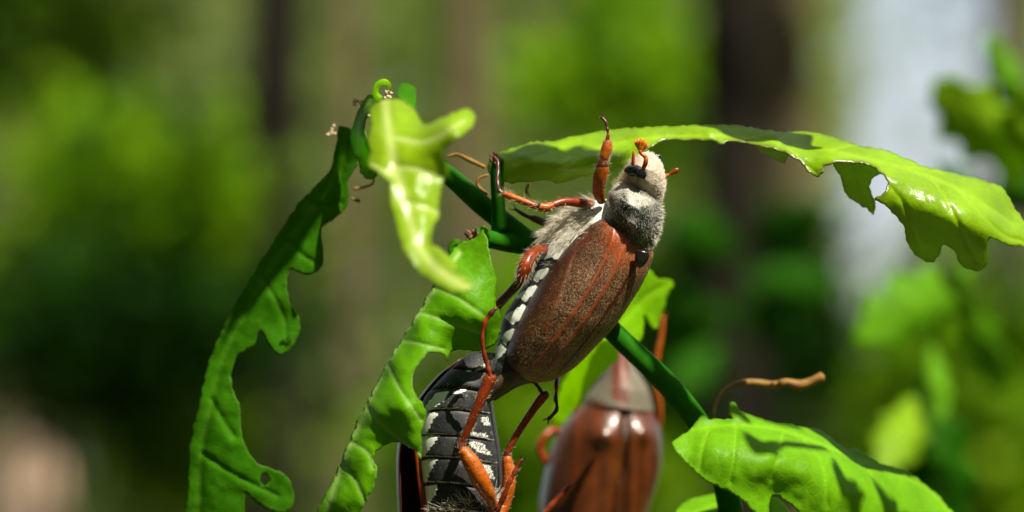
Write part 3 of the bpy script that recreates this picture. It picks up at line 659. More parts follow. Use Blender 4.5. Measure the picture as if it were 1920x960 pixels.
# clump at the shoot tip
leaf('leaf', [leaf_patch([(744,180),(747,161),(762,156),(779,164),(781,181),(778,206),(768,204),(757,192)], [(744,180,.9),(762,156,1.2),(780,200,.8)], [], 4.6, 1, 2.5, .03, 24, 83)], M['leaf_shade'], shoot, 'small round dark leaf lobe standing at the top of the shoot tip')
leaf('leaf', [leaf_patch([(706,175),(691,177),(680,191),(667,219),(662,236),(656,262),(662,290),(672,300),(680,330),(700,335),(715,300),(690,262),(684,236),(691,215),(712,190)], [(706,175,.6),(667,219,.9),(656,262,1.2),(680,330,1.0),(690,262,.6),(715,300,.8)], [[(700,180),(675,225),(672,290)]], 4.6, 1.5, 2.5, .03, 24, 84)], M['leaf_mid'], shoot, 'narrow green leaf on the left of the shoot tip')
tube('leaf', [(712,186,.3,7),(704,174,.3,6),(708,159,.3,5.5),(720,153,.3,5.5),(729,158,.35,4),(732,171,.4,2)], M['leaf_back'], shoot, label='tiny lime leaf curled into a hook at the very top of the shoot')
# scales, catkin threads
def scales(name, px, py, d, n, r, mat, seed):
    q = np.random.default_rng(seed); parts = []
    for k in range(n):
        a = q.uniform(0, 6.28); x, y = px + q.normal(0, r * .4), py + q.normal(0, r * .4)
        v, f, _, _, _ = tube_geo([(x, y, d, 1.5), (x + r * .4 * math.cos(a), y + r * .4 * math.sin(a), d - .03, r * .4), (x + r * .9 * math.cos(a), y + r * .9 * math.sin(a), d - .02, .8)], 6, 3, 0.4)
        parts.append((v, f))
    V, F = join(parts); return mk(name, V, F, mat, shoot)
scales('bud_scale', 882, 438, .55, 12, 14, M['bud'], 1)
scales('bud_scale', 928, 294, .6, 9, 10, M['bud'], 2)
scales('bud_scale', 672, 192, .8, 8, 10, M['fluff'], 3)
scales('bud_scale', 624, 246, 1.6, 6, 9, M['fluff'], 4)
scales('bud_scale', 728, 179, .5, 8, 9, M['fluff'], 5)
scales('bud_scale', 700, 215, .2, 8, 10, M['fluff'], 6)
for p in ([(838,293,1.3,2),(858,290,1.3,3.5),(880,300,1.2,4.5),(908,313,1.1,4)], [(915,328,1.1,2.5),(899,334,1.1,3),(896,348,1.1,3),(914,364,1.1,3)], [(992,343,1.2,2.5),(987,358,1.2,3),(996,378,1.2,3)],
          [(702,328,1.5,2),(698,344,1.5,2.5),(682,351,1.5,3),(664,354,1.5,3)], [(658,372,1.6,2.5),(674,377,1.6,4)]):
    tube('dry_catkin', p, M['dry'], shoot, sides=8)
tube('dry_catkin', [(1336,800,1.6,3.5),(1340,765,1.7,3.5),(1352,738,1.8,3.5),(1378,720,1.9,5),(1415,717,2.0,7),(1450,722,2.0,8),(1475,717,2.0,8),(1500,722,2.0,10),(1525,714,2.0,9),(1542,706,2.0,10)], M['dry'], shoot, sides=10, sub=5, label='long dry brown catkin thread curving over the lower right leaf')

# ================================================================== BEETLES
def leg_mesh(name, pts, mats, parent, segs, spines=None, claws=True, sides=12, label=None, bw=1.0):
    """one continuous leg; segs: point indices where the material changes"""
    V, F, G, NN, T = tube_geo(pts, sides, 6)
    nr = G.shape[0]; parts = [(V, F)]
    e = np.asarray(pts, float)[-1]; f = np.asarray(pts, float)[-2]
    if claws:
        dx, dy = (e[:2] - f[:2]) / (np.linalg.norm(e[:2] - f[:2]) + 1e-9)
        for s in (-1, 1):
            nx, ny = -dy * s, dx * s; r = max(e[3] * .45, 1.2)
            v, g, _, _, _ = tube_geo([(e[0], e[1], e[2], r), (e[0] + dx * 5 * bw + nx * 5 * bw, e[1] + dy * 5 * bw + ny * 5 * bw, e[2], r * .8), (e[0] + dx * 10 * bw + nx * 4 * bw, e[1] + dy * 10 * bw + ny * 4 * bw, e[2] - .02, .4)], 6, 4)
            parts.append((v, g))
    V2, F2 = join(parts)
    o = mk(name, V2, F2, mats, parent, label=label)
    me = o.data; idx = np.zeros(len(me.polygons), np.int32)
    cuts = [c * 6 for c in segs]
    for i in range((nr - 1) * sides):
        ring = i // sides; idx[i] = sum(ring >= c for c in cuts)
    idx[(nr - 1) * sides:] = len(cuts)
    idx = np.minimum(idx, len(mats) - 1); me.polygons.foreach_set('material_index', idx)
    if spines:
        r0, r1, n, ln, mat = spines
        i = rng.integers(int(r0 * 6), int(r1 * 6), n); j = rng.integers(0, sides, n)
        rt = G[i, j]; dd = NN[i, j] + T[i] * 0.9 + rng.normal(0, .15, (n, 3))
        hv, hf = hair_geo(rt, dd, ln * rng.uniform(.6, 1.3, n), .0017, None, 2)
        h = mk('bristles', hv, hf, mat, o, smooth=False); h['kind'] = 'stuff'
    return o

# ---- upper beetle
EL = [(1122,408),(1103,419),(1084,434),(1055,467),(1017,520),(986,572),(964,616),(950,650),(946,675),(955,696),(976,710),(1002,717)]
ER = [(1219,466),(1224,482),(1208,524),(1180,571),(1149,615),(1117,649),(1086,681),(1062,699),(1035,713),(1004,717)]
ribs = [smooth_line(p, 30) for p in ([(1150,430),(1145,459),(1111,530),(1080,580),(1030,652),(999,690)], [(1180,450),(1167,471),(1149,515),(1105,587),(1067,640),(1030,690)], [(1195,480),(1176,525),(1146,575),(1100,640),(1052,697)], [(1100,440),(1074,475),(1045,560),(1020,620)])]
def el_mod(X, Y, T, A):
    z = np.zeros_like(X)
    for r in ribs: z -= 0.020 * np.exp(-(dist(X, Y, r) / 3.6) ** 2)
    z -= 0.05 * np.exp(-((X - 1150) ** 2 + (Y - 440) ** 2) / 30 ** 2)
    return z
DC, DR = [.42, .42, .42, .42, .44, .46, .50], [.34, .44, .50, .52, .48, .36, .03]
upper = thing('cockchafer', P(1000, 720, .5), 'brown cockchafer climbing head up in the centre, chestnut wing cases and grey furry thorax', 'beetle', 'cockchafers on the oak shoot')
split = [58, 52, 44, 38, 36, 36, 38]
SUT = [(1192,499),(1174,527),(1149,568),(1117,615),(1086,656),(1049,699)]
def scale_mask(X, Y, A):
    w = np.ones_like(X)
    for r in ribs: w *= 1 - (.97 if r is not ribs[3] else .6) * np.exp(-(dist(X, Y, r) / 4.0) ** 2)
    w *= np.clip((140 - np.degrees(A)) / 40, .03, 1)
    red = np.clip((X - 1120) / 40, 0, 1) * np.clip((500 - Y) / 50, 0, 1)
    w *= 1 - .9 * red
    w *= 1 - .9 * np.exp(-(dist(X, Y, SUT) / 3.2) ** 2)
    return w * (0.55 + .45 * (vnoise(X, Y, 16, 9) > -.3)) * (Y > 425)
def wing(name, a0, a1, label):
    g = loft(EL, ER, DC, DR, 90, 70, (a0, a1), el_mod)
    rib = np.zeros_like(g['X'])
    for r in ribs: rib = np.maximum(rib, (1 if r is not ribs[3] else .4) * np.exp(-(dist(g['X'], g['Y'], r) / 2.4) ** 2))
    front = np.clip(1 - g['T'] / .3, 0, 1); fl = np.clip((g['X'] - 1110) / 60, 0, 1)
    glow = np.clip((g['X'] - 1118) / 50, 0, 1) * np.clip((520 - g['Y']) / 70, 0, 1) * (.75 + .25 * vnoise(g['X'], g['Y'], 12, 8))  # bare red cuticle near the front, with its sunlit sheen painted in
    sut = dist(g['X'], g['Y'], [(1192,499),(1174,527),(1149,568),(1117,615),(1086,656),(1049,699)])
    dark = np.maximum(np.exp(-(sut / 3.0) ** 2), np.clip((np.degrees(g['A']) - 132) / 34, 0, 1) * .9)  # dark suture line; the flank turned from the sun is painted dark
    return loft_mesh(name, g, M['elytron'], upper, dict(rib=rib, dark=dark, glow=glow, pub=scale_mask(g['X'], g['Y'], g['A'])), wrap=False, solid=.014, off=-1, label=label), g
_, gl = wing('elytron', split, [196] * 7, 'left wing case with pale hair stripes')
_, gr = wing('elytron', [-25] * 7, [s - 1.2 for s in split], 'sliver of the right wing case')
axis = P(1160, 435, .2) - P(985, 705, .2)
fur('elytron_hair', gl, 8000, M['h_scale'], upper, .026, .0021, -axis, .12, scale_mask, seg=1, jit=.25)
fur('elytron_hair', gr, 2600, M['h_scale'], upper, .026, .0026, -axis, .12, None, seg=1, jit=.22)
# short white hairs along the front edge
fur('elytron_hair', gl, 1500, M['h_white'], upper, .030, .0014, -axis, .25, lambda X, Y, A: np.exp(-(dist(X, Y, [(1135,405),(1160,420),(1192,455),(1210,472)]) / 9) ** 2), seg=1)

# one continuous body: abdomen, thorax and neck
BL = [(1150,372),(1105,378),(1068,392),(1040,412),(1020,440),(1004,475),(992,515),(968,556),(945,592),(936,632),(926,668),(914,705),(906,735)]
BR = [(1226,420),(1222,450),(1205,490),(1178,545),(1140,600),(1110,640),(1075,680),(1040,702),(1005,716),(975,724),(950,738),(928,752)]
WP = [[(992,519),(1026,500),(1030,516),(1006,529)], [(966,556),(1004,531),(1010,542),(985,567)], [(944,594),(981,571),(988,582),(964,610)], [(940,628),(962,616),(968,627),(946,649)], [(914,663),(942,645),(950,657),(928,680)]]
def bmod(X, Y, T, A):
    z = 0 * X
    for k, (a, b) in enumerate([(1000,470),(985,515),(962,556),(942,592),(930,630),(920,668)]):
        z += .02 * np.exp(-(dist(X, Y, [(a - 30, b - 12), (a + 80, b + 45)]) / 4) ** 2)
    return z
bg_ = loft(BL, BR, [.55, .6, .62, .62, .62, .62, .60, .55, .48], [.30, .36, .40, .42, .42, .40, .33, .22, .08], 90, 73, (0, 360), bmod)
wm = np.zeros_like(bg_['X'])
for p in WP: wm = np.maximum(wm, inpoly(bg_['X'], bg_['Y'], p).astype(float))
wm = np.maximum(wm, 1.0 * (bg_['Y'] < 485))
loft_mesh('body', bg_, M['abdomen'], upper, dict(white=wm), label='black abdomen with white side triangles, furry thorax')
pyg = P(975, 715, .4) - P(900, 745, .4)
fur('thorax_hair', bg_, 3600, M['h_white'], upper, .17, .0026, P(990, 520, .2) - P(1070, 395, .1), .38, lambda X, Y, A: (np.sin(A) > -.35) * np.clip((462 - Y) / 20, 0, 1) * np.clip((1125 - X) / 10, 0, 1), seg=3, jit=.14, clump=.35, bend=.15)
fur('thorax_hair', bg_, 500, M['h_tan'], upper, .12, .0016, P(1060, 330, 0) - P(1090, 380, 0), .6, lambda X, Y, A: (np.sin(A) > -.6) * (Y < 402) * (X < 1130), seg=3, jit=.25, clump=.3)
fur('thorax_hair', bg_, 600, M['h_grey'], upper, .12, .0018, P(980, 470, 0) - P(1010, 480, 0), .6, lambda X, Y, A: (np.sin(A) > -.6) * (Y < 500) * (Y > 440) * (X < 1040), seg=3, jit=.25, clump=.3)
fur('abdomen_hair', bg_, 1600, M['h_white'], upper, .03, .0010, -axis, .15, lambda X, Y, A: (np.sin(A) > 0) * np.maximum.reduce([inpoly(X, Y, p).astype(float) for p in WP]), seg=1, jit=.15)
pg = loft([(962,672),(940,690),(922,708),(910,728),(902,748)], [(1030,706),(998,716),(972,722),(945,738),(912,758)], [.55,.5,.45], [.25,.2,.08], 30, 37)
loft_mesh('pygidium', pg, plain('olive_brown_tail', (0.035, 0.02, 0.01), (0.09, 0.06, 0.03), 8, 0.5), upper)

# pronotum, scutellum, head
pn = loft([(1133,408),(1135,398),(1138,387),(1141,363),(1151,347),(1166,337),(1180,331)], [(1212,476),(1220,468),(1229,455),(1238,432),(1243,404),(1239,382),(1229,364)], [.38,.36,.36,.38,.42], [.34,.44,.46,.40,.24], 60, 73, (0, 360),
          lambda X, Y, T, A: -.02 * np.exp(-((T - .02) / .04) ** 2) + .012 * vnoise(X, Y, 12, 3))
pw = np.clip(.30 + .28 * vnoise(pn['X'], pn['Y'], 18, 4) + .35 * np.exp(-(dist(pn['X'], pn['Y'], [(1160,350),(1185,360),(1205,375)]) / 16) ** 2), 0, 1)  # pale mottling, plus the sheen on the upper plate painted pale
loft_mesh('pronotum', pn, M['pronotum'], upper, dict(white=pw))
fur('pronotum_hair', pn, 1500, M['h_grey'], upper, .032, .0015, -axis + np.array([.6, 0, 0]), .25, lambda X, Y, A: (np.sin(A) > -.2) * (.25 + .75 * np.clip((X - 1165) / 40, 0, 1)), seg=2, jit=.25, clump=.35)
fur('pronotum_hair', pn, 380, M['h_white'], upper, .045, .0018, P(1260, 440, 0) - P(1235, 420, 0), .7, lambda X, Y, A: ((np.degrees(A) % 360 < 40) | (np.degrees(A) % 360 > 320)) * 1.0, seg=3, jit=.25)
fur('pronotum_hair', pn, 320, M['h_tan'], upper, .08, .0018, P(1150, 300, 0) - P(1165, 340, 0), .6, lambda X, Y, A: (Y < 350) * (np.sin(A) > 0) * (X < 1195), seg=2, jit=.25)
sc = loft([(1192,468),(1190,482),(1192,496),(1198,503)], [(1218,474),(1216,486),(1208,498),(1199,504)], [.0,.005,.02], [.035,.035,.01], 20, 25)
loft_mesh('scutellum', sc, M['black'], upper)
hd = loft([(1160,338),(1168,322),(1178,306),(1190,294),(1204,286),(1215,284)], [(1240,380),(1246,358),(1247,338),(1243,316),(1236,300),(1224,287)], [.38,.34,.30,.28,.28], [.26,.32,.30,.22,.06], 50, 61)
loft_mesh('head', hd, M['face'], upper, label='tan face with furry cheeks')
fur('head_hair', hd, 1100, M['h_white'], upper, .028, .0020, P(1225, 290, 0) - P(1215, 360, 0), .35, lambda X, Y, A: (X > 1212) * (np.sin(A) > -.5) * 1.0, seg=2, jit=.25, clump=.2)
fur('head_hair', hd, 300, M['h_tan'], upper, .045, .0018, P(1170, 290, 0) - P(1190, 340, 0), .5, lambda X, Y, A: (X < 1196) * (np.sin(A) > -.5) * (1 - inpoly(X, Y, [(1172,312),(1195,306),(1214,318),(1212,340),(1190,334)])), seg=2, jit=.28, clump=.2)
fur('head_hair', hd, 160, M['h_tan'], upper, .05, .0016, P(1270, 350, 0) - P(1240, 350, 0), .8, lambda X, Y, A: ((np.degrees(A) % 360 < 30) | (np.degrees(A) % 360 > 310)) * (Y > 325), seg=2, jit=.3)
def ball(name, px, py, d, rx, ry, rd, mat, parent, label=None):
    t = np.linspace(0, math.pi, 17); a = np.linspace(0, 2 * math.pi, 25)[:-1]; T, A = np.meshgrid(t, a, indexing='ij')
    V = P(px + rx * np.sin(T) * np.cos(A), py - ry * np.cos(T), d + rd * K * np.sin(T) * np.sin(A))
    return mk(name, V.reshape(-1, 3), grid_faces(17, 24, True), mat, parent, label=label)
ball('eye_socket', 1189, 320, .05, 19, 11, 12, M['black'], upper)
ball('eye', 1202, 327, -.02, 11, 12, 11, M['eye'], upper)
tube('mouthpart', [(1186,318,.12,3),(1187,305,.08,3.5),(1188,291,.06,3),(1188,283,.06,2.2)], M['leg'], upper, sides=10)
tube('mouthpart', [(1238,300,.35,5),(1234,294,.32,6),(1229,292,.3,3)], M['black'], upper, sides=10)
def antenna(path, hub, tips, mat, w, label):
    V, F, _, _, _ = tube_geo(path, 10, 5); a = mk('antenna', V, F, M['leg'], upper, label=label)
    for k, (x, y, d) in enumerate(tips):
        hx, hy, hd_ = hub; L = [(hx, hy), ((hx + x) / 2, (hy + y) / 2), (x, y)]
        pts = [(hx, hy, hd_, 1.6), (hx + (x - hx) * .35, hy + (y - hy) * .35, hd_ + (d - hd_) * .35, w * .75), (hx + (x - hx) * .75, hy + (y - hy) * .75, hd_ + (d - hd_) * .75, w), (x, y, d, w * .5)]
        v, f, _, _, _ = tube_geo(pts, 10, 5, .5); mk('club_leaf', v, f, mat, a)
antenna([(1203,326,.0,4),(1206,317,-.06,4),(1211,304,-.10,4.6),(1210,294,-.10,4),(1202,288,-.10,3),(1200,283,-.10,3.5)], (1200, 284, -.10),
        [(1191,263,-.05),(1196,260,-.09),(1202,260,-.12),(1208,262,-.13),(1213,266,-.12),(1215,271,-.10)], M['club'], 4.0, 'antenna with orange fan shaped club')
antenna([(1240,338,.3,3),(1247,332,.3,3.2),(1254,327,.3,2.6)], (1254, 327, .3), [(1272,317,.3),(1271,319,.33)], M['leg_red'], 5, 'far antenna with its reddish club closed')

LG, LR_, LD = M['leg'], M['leg_red'], M['leg_dark']
leg_mesh('leg', [(1128,378,.30,8),(1122,358,.2,12),(1125,335,.12,13.5),(1129,318,.08,12.5),(1130,309,.06,11),(1131,301,.05,7.5),(1134,290,.04,9.5),(1138,277,.04,10.5),(1139,266,.04,8.5),(1139,262,.04,4),(1140,254,.04,3.4),(1140,250,.04,2.2),(1139,242,.05,3.4),(1138,238,.05,2.2),(1136,230,.06,3.4),(1134,226,.06,2.4),(1129,221,.08,3.2)],
         [LG, LD, LG, LD, LR_, LD], upper, [3.7, 4.8, 8.2, 9.5, 11.5], (1, 9, 170, .045, M['h_tan']), label='front leg raised beside the head')
fore = [(1133,262,.04,2.5),(1130,256,.03,3),(1128,253,.03,.8)]
leg_mesh('leg', [(1110,384,.45,9),(1085,380,.3,9),(1060,378,.22,8),(1040,383,.16,7.5),(1027,389,.12,8.5),(1014,388,.1,8),(1008,386,.1,5.5),(1000,385,.1,6.5),(985,379,.1,6.5),(962,370,.12,6.5),(948,365,.14,6),(942,362,.15,4),(936,357,.16,4.5),(934,349,.2,3.2),(933,340,.24,4),(933,331,.28,3),(934,322,.32,3.8),(934,312,.36,2.8),(933,303,.4,3.6),(926,294,.44,3)],
         [LR_, LG, LD, LG, LD], upper, [3.3, 5.3, 6.4, 10.5], (2, 11, 230, .06, M['h_tan']), label='middle leg stretched left to the petiole')
leg_mesh('leg', [(1060,425,.9,7),(1030,420,.85,8),(1005,411,.85,7.5),(992,407,.85,4),(980,401,.85,4),(966,392,.9,3)], [LD], upper, [], None, label='dark far leg crossing behind the thorax')
leg_mesh('leg', [(1030,470,.5,9),(1008,470,.25,10),(994,482,.12,12),(985,500,.05,13.5),(979,517,.05,11.5),(975,528,.08,7.5),(966,538,.12,9),(953,552,.2,9),(938,567,.3,9),(925,585,.42,7),(915,600,.5,5),(905,625,.6,4)],
         [LR_, LD], upper, [5], (1, 5, 300, .07, M['h_tan']), label='hairy hind leg behind the middle leaf')
leg_mesh('leg', [(1050,690,.9,6),(1045,710,.7,5),(1043,722,.6,4.5),(1043,735,.6,3),(1042,748,.6,4.5),(1044,758,.6,3),(1043,769,.6,4.5),(1036,778,.6,3.5),(1028,786,.6,4)], [LR_, LD], upper, [3], None, label='thin hind foot dangling below the wing cases')

# ---- lower beetle, belly to the camera
low = thing('cockchafer', P(860, 1180, .6), 'cockchafer hanging below the upper one, showing its belly banded in black and white', 'beetle', 'cockchafers on the oak shoot')
SL = [(905,660),(880,662),(847,690),(817,720),(793,752),(787,800),(786,840),(789,890),(794,927),(798,965),(800,1040),(805,1120)]
SR = [(928,662),(938,690),(925,733),(918,757),(921,783),(927,820),(932,857),(934,913),(934,965),(934,1040),(925,1120)]
seams = [(690,.8),(726,.6),(768,.35),(817,.12),(860,.05),(908,.05),(957,.0)]
def seam_line(y, k): return [(780, y + (900 - 780) * 0 - 4 + k * 30), (815, y - 3 + k * 10), (860, y), (925, y + 10)]
sl = [seam_line(y, k) for y, k in seams]
def smod(X, Y, T, A):
    z = 0 * X
    for l in sl:
        lx = np.array(l)[:, 0]; ly = np.array(l)[:, 1]; dy = Y - np.interp(X, lx, ly)
        z += .022 * np.exp(-np.clip(dy, 0, None) / 14) * (dy > 0) + .025 * np.exp(-(dy / 2.2) ** 2)
    return z
sg = loft(SL, SR, [.5, .5, .5, .5, .5], [.06, .26, .34, .40, .42, .42, .4], 190, 73, (0, 360), smod)
Z3 = lambda pts: [(720 + x / 3, 640 + y / 3) for x, y in pts]
LW = [Z3(p) for p in ([(290,290),(375,275),(340,330),(240,400),(225,380)], [(235,405),(312,400),(272,440),(245,510),(195,530),(205,460)], [(190,532),(312,530),(272,580),(225,650),(195,640)], [(195,672),(302,660),(262,720),(238,800),(200,800)], [(210,818),(302,805),(290,850),(245,935),(215,920)],
      [(390,283),(472,264),(462,280),(390,296)], [(455,508),(580,515),(590,560),(500,540)], [(455,556),(555,570),(610,640),(520,620)], [(540,690),(605,700),(625,780),(580,765)], [(500,165),(570,120),(580,140),(520,172)], [(540,430),(590,420),(600,480),(560,470)])]
ww = np.zeros_like(sg['X'])
for i, p in enumerate(LW): ww = np.maximum(ww, inpoly(sg['X'], sg['Y'], p) * (1.0 if i < 6 else .50))
for l in sl[2:]:
    lx = np.array(l)[:, 0]; ly = np.array(l)[:, 1]; dy = sg['Y'] - np.interp(sg['X'], lx, ly)
    ww = np.maximum(ww, .62 * np.exp(-((dy + 2.5) / 2.0) ** 2))
ww = np.maximum(ww, .20 + .14 * vnoise(sg['X'], sg['Y'], 14, 2))
loft_mesh('body', sg, M['abdomen'], low, dict(white=ww), label='black belly plates edged with white patches')
down = P(860, 900, .1) - P(865, 800, .1)
fur('belly_hair', sg, 5200, M['h_white'], low, .022, .0010, down, .15, lambda X, Y, A: (np.sin(A) > 0) * np.maximum.reduce([inpoly(X, Y, p).astype(float) * (1 if i < 6 else .4) for i, p in enumerate(LW)] + [.03 + 0 * X]), seg=1, jit=.15)
fur('belly_hair', sg, 2600, M['h_white'], low, .13, .0024, P(850, 925, 0) - P(885, 950, 0), .45, lambda X, Y, A: (np.sin(A) > 0) * ((Y + .25 * (X - 812)) > 950) * (Y < 1030) * np.clip((X - 805) / 12, 0, 1) * 1.0, seg=3, jit=.2, clump=.25)
gL = [(862,674),(820,706),(780,755),(754,806),(745,850),(745,915),(750,980),(765,1060),(790,1120)]
gR = [(900,668),(922,705),(923,752),(930,800),(938,850),(942,900),(942,980),(938,1060),(925,1120)]
for a0, a1, lab in ((160, 269, 'dark brown wing case along the left side'), (271, 385, 'narrow rim of the far wing case')):
    g = loft(gL, gR, [.66, .72, .72, .72, .72], [.2, .42, .48, .5, .48], 60, 40, (a0, a1))
    e = dist(g['X'], g['Y'], [(783,857),(790,900),(798,960),(802,1000)])
    loft_mesh('elytron', g, M['elytron_low'], low, dict(rib=np.exp(-(e / 5) ** 2), dark=0 * e), wrap=False, solid=.014, label=lab)
edge_ = [(779,835,.42,4),(784,870,.40,5),(789,910,.38,6),(796,950,.38,7),(800,1000,.40,6)]
tube('elytron_rim', edge_, LR_, low, sides=10)
g = loft([(790,1090),(778,1130),(790,1180),(830,1215)], [(940,1090),(950,1130),(930,1180),(870,1215)], [.6,.6], [.5,.45,.1], 24, 37)
loft_mesh('pronotum', g, M['pronotum'], low, dict(white=0 * g['X']))
leg_mesh('leg', [(930,960,.25,9),(922,940,.12,10),(913,922,0,14),(899,896,-.06,17.5),(884,868,-.08,16),(871,849,-.08,12.5),(864,838,-.08,7.5),(867,829,-.08,6.5),(874,812,-.10,7),(884,790,-.12,8),(896,762,-.14,9),(908,734,-.15,10.5),(917,712,-.15,12.5),(920,707,-.15,11.5),(919,704,-.15,5),(916,694,-.15,5.5),(913,684,-.16,3.6),(909,668,-.17,4.8),(906,654,-.18,3.4),(904,638,-.19,4.6),(905,622,-.2,3.4),(909,606,-.2,5.2),(914,597,-.2,4),(921,587,-.2,5.5),(928,580,-.2,3.6),(932,579,-.2,2)],
         [LG, LD, LR_, LD, LR_, LD], low, [5.6, 6.6, 13.2, 14, 22.5], (1, 13, 260, .035, M['h_tan']), label='orange leg bent over the belly and gripping the middle leaf')
leg_mesh('leg', [(930,980,.4,9),(945,950,.45,11),(953,915,.45,13),(954,885,.45,12.5),(951,864,.45,10),(950,852,.45,6.5),(953,845,.45,6),(963,825,.45,6.5),(975,805,.45,7),(997,772,.45,7.5),(1015,748,.45,9),(1022,740,.45,8.5),(1017,737,.46,3.5),(1012,730,.47,4.2),(1008,724,.48,3),(1003,718,.5,4)],
         [LG, LD, LR_, LD], low, [4.6, 5.6, 11], (1, 11, 120, .035, M['h_tan']), label='red brown leg reaching right below the wing cases')
leg_mesh('leg', [(925,1000,.1,8),(932,958,-.05,6),(938,945,-.08,5),(945,930,-.1,6),(951,914,-.12,4),(956,903,-.12,5.4),(961,893,-.12,3.6),(965,885,-.12,4.8),(969,876,-.12,3.4),(974,868,-.12,4.6),(978,862,-.12,4)], [LR_, LR_, LD], low, [3, 9], (1, 8, 60, .035, M['h_tan']), label='short front foot at the bottom edge with dark claws', bw=.8)
leg_mesh('leg', [(960,1010,1.6,6),(1000,985,1.6,6),(1025,958,1.6,5),(1035,947,1.6,6),(1046,935,1.6,4.5),(1057,924,1.6,5.5),(1068,910,1.6,4)], [LR_], low, [], None, label='blurred red foot crossing the russet beetle')

# ---- third beetle, behind
OFF[0] = 1.5
third = thing('cockchafer', P(1130, 1200, 3), 'russet cockchafer out of focus behind the stem, wing cases shining at the shoulders', 'beetle', 'cockchafers on the oak shoot')
tl = [(1100,752),(1078,772),(1053,800),(1032,847),(1017,907),(1012,960),(1020,1030),(1050,1120),(1105,1180)]
tr_ = [(1222,768),(1233,790),(1241,827),(1240,873),(1230,917),(1214,965),(1195,1030),(1160,1120),(1112,1180)]
DC3, DR3 = [3.30, 3.30, 3.30, 3.30, 3.40, 3.40, 3.50], [.42, .60, .62, .62, .55, .4, .03]
tm = lambda X, Y, T, A: -.10 * np.exp(-((X - 1132) ** 2 + (Y - 815) ** 2) / 22 ** 2) - .10 * np.exp(-((X - 1208) ** 2 + (Y - 812) ** 2) / 18 ** 2) + .05 * np.exp(-((X - 1172 - 0 * Y) / 8) ** 2)
for a0, a1, lab in ((71, 200, 'left russet wing case'), (-20, 69.5, 'right russet wing case')):
    g = loft(tl, tr_, DC3, DR3, 70, 50, (a0, a1), tm)
    rb = np.zeros_like(g['X'])
    for x in (1085, 1120, 1150, 1195, 1218): rb = np.maximum(rb, np.exp(-((g['X'] - x + (g['Y'] - 800) * .05) / 5) ** 2) * .3)
    loft_mesh('elytron', g, M['elytron_blur'], third, dict(rib=rb, dark=.7 * np.exp(-((g['X'] - 1172) / 5) ** 2)), wrap=False, solid=.02, off=-1, label=lab)
g = loft([(1160,650),(1142,680),(1122,715),(1100,742),(1094,758)], [(1176,655),(1190,690),(1206,715),(1220,740),(1226,775)], [3.40, 3.35, 3.30], [.12, .3, .42, .48], 50, 49)
w3 = np.clip(np.exp(-(dist(g['X'], g['Y'], [(1112,738),(1150,756),(1190,764),(1222,762)]) / 5) ** 2) + .62 * ((np.abs(g['X'] - 1163) > 15)) - .6 * np.exp(-(dist(g['X'], g['Y'], [(1105,750),(1150,768),(1222,774)]) / 4) ** 2), 0, 1)
loft_mesh('pronotum', g, patched('striped_pronotum', (0.08, 0.018, 0.007), (0.14, 0.035, 0.015), (0.14, 0.125, 0.085), 0.4), third, dict(white=w3), label='grey pronotum with a red brown middle stripe')
fur('pronotum_hair', g, 1400, M['h_grey'], third, .05, .0018, P(1160, 760, 3.30) - P(1160, 700, 3.30), .3, lambda X, Y, A: (np.sin(A) > 0) * (np.abs(X - 1165) > 14), seg=1)
g = loft([(1110,765),(1080,790),(1050,840),(1040,920),(1050,1050),(1105,1190)], [(1215,775),(1230,800),(1232,850),(1225,920),(1190,1050),(1118,1190)], [3.60], [.35, .5, .5, .4, .05], 40, 37)
loft_mesh('body', g, M['abdomen'], third, dict(white=0 * g['X']))
ball('head', 1168, 652, 3.40, 14, 14, 14, M['face'], third)
leg_mesh('leg', [(1222,830,3.50,8),(1233,800,3.40,9),(1235,765,3.30,9),(1230,730,3.20,7),(1228,700,3.20,6),(1234,660,3.20,6),(1240,630,3.20,5),(1243,595,3.20,4)], [LG], third, [], None, label='amber leg reaching up behind the stem')
leg_mesh('leg', [(1060,820,3.50,8),(1040,806,3.40,8),(1022,818,3.30,8),(1012,838,3.30,9),(1018,858,3.30,9),(1026,872,3.30,5)], [LR_], third, [], None, label='bent amber leg on the left side')
leg_mesh('leg', [(1090,800,3.50,7),(1075,770,3.40,7),(1079,740,3.40,6),(1080,700,3.40,5),(1084,680,3.40,4)], [LR_], third, [], None, label='thin brown leg reaching up on the left')

OFF[0] = 0.0
# ================================================================== NEAR BLURRED OAK SHOOTS (about 20 cm behind)
def oak_leaf_patch(px0, py0, px1, py1, wid, d0, d1, seed, curl=.35):
    """a lobed oak leaf laid from (px0,py0) to (px1,py1)"""
    a = np.array([px0, py0], float); b = np.array([px1, py1], float); ax = b - a; L = np.linalg.norm(ax); u = ax / L; v = np.array([-u[1], u[0]])
    t = np.linspace(0.04, .96, 22); env = np.sin(np.pi * t ** 1.25) ** .8; lob = .84 + .16 * np.cos(t * 2 * np.pi * 4.2 + seed)
    wl = wid * env * lob / 2; ol = [tuple(a)] + [tuple(a + u * L * s + v * w_) for s, w_ in zip(t, wl)] + [tuple(b)] + [tuple(a + u * L * s - v * w_) for s, w_ in zip(t[::-1], wl[::-1])]
    mid = (a + b) / 2
    ct = [(*a, d0), (*b, d1), (*mid, (d0 + d1) / 2 - curl), (*(mid + v * wid / 2), (d0 + d1) / 2 + curl * .4), (*(mid - v * wid / 2), (d0 + d1) / 2 + curl * .6)]
    ve = [[tuple(a), tuple(mid), tuple(b)]] + [[tuple(a + u * L * s), tuple(a + u * L * (s + .12) + v * k * wid * .35)] for s in (.25, .45, .65) for k in (-1, 1)]
    return leaf_patch(ol, ct, ve, 9, 1.5, 4, .15, 50, seed)
M['leaf_far_lime'] = leaf_mat('far_lime_leaf', (0.20, 0.36, 0.006), (0.45, 0.75, 0.006), 0.45, 0.55, spec=.15)
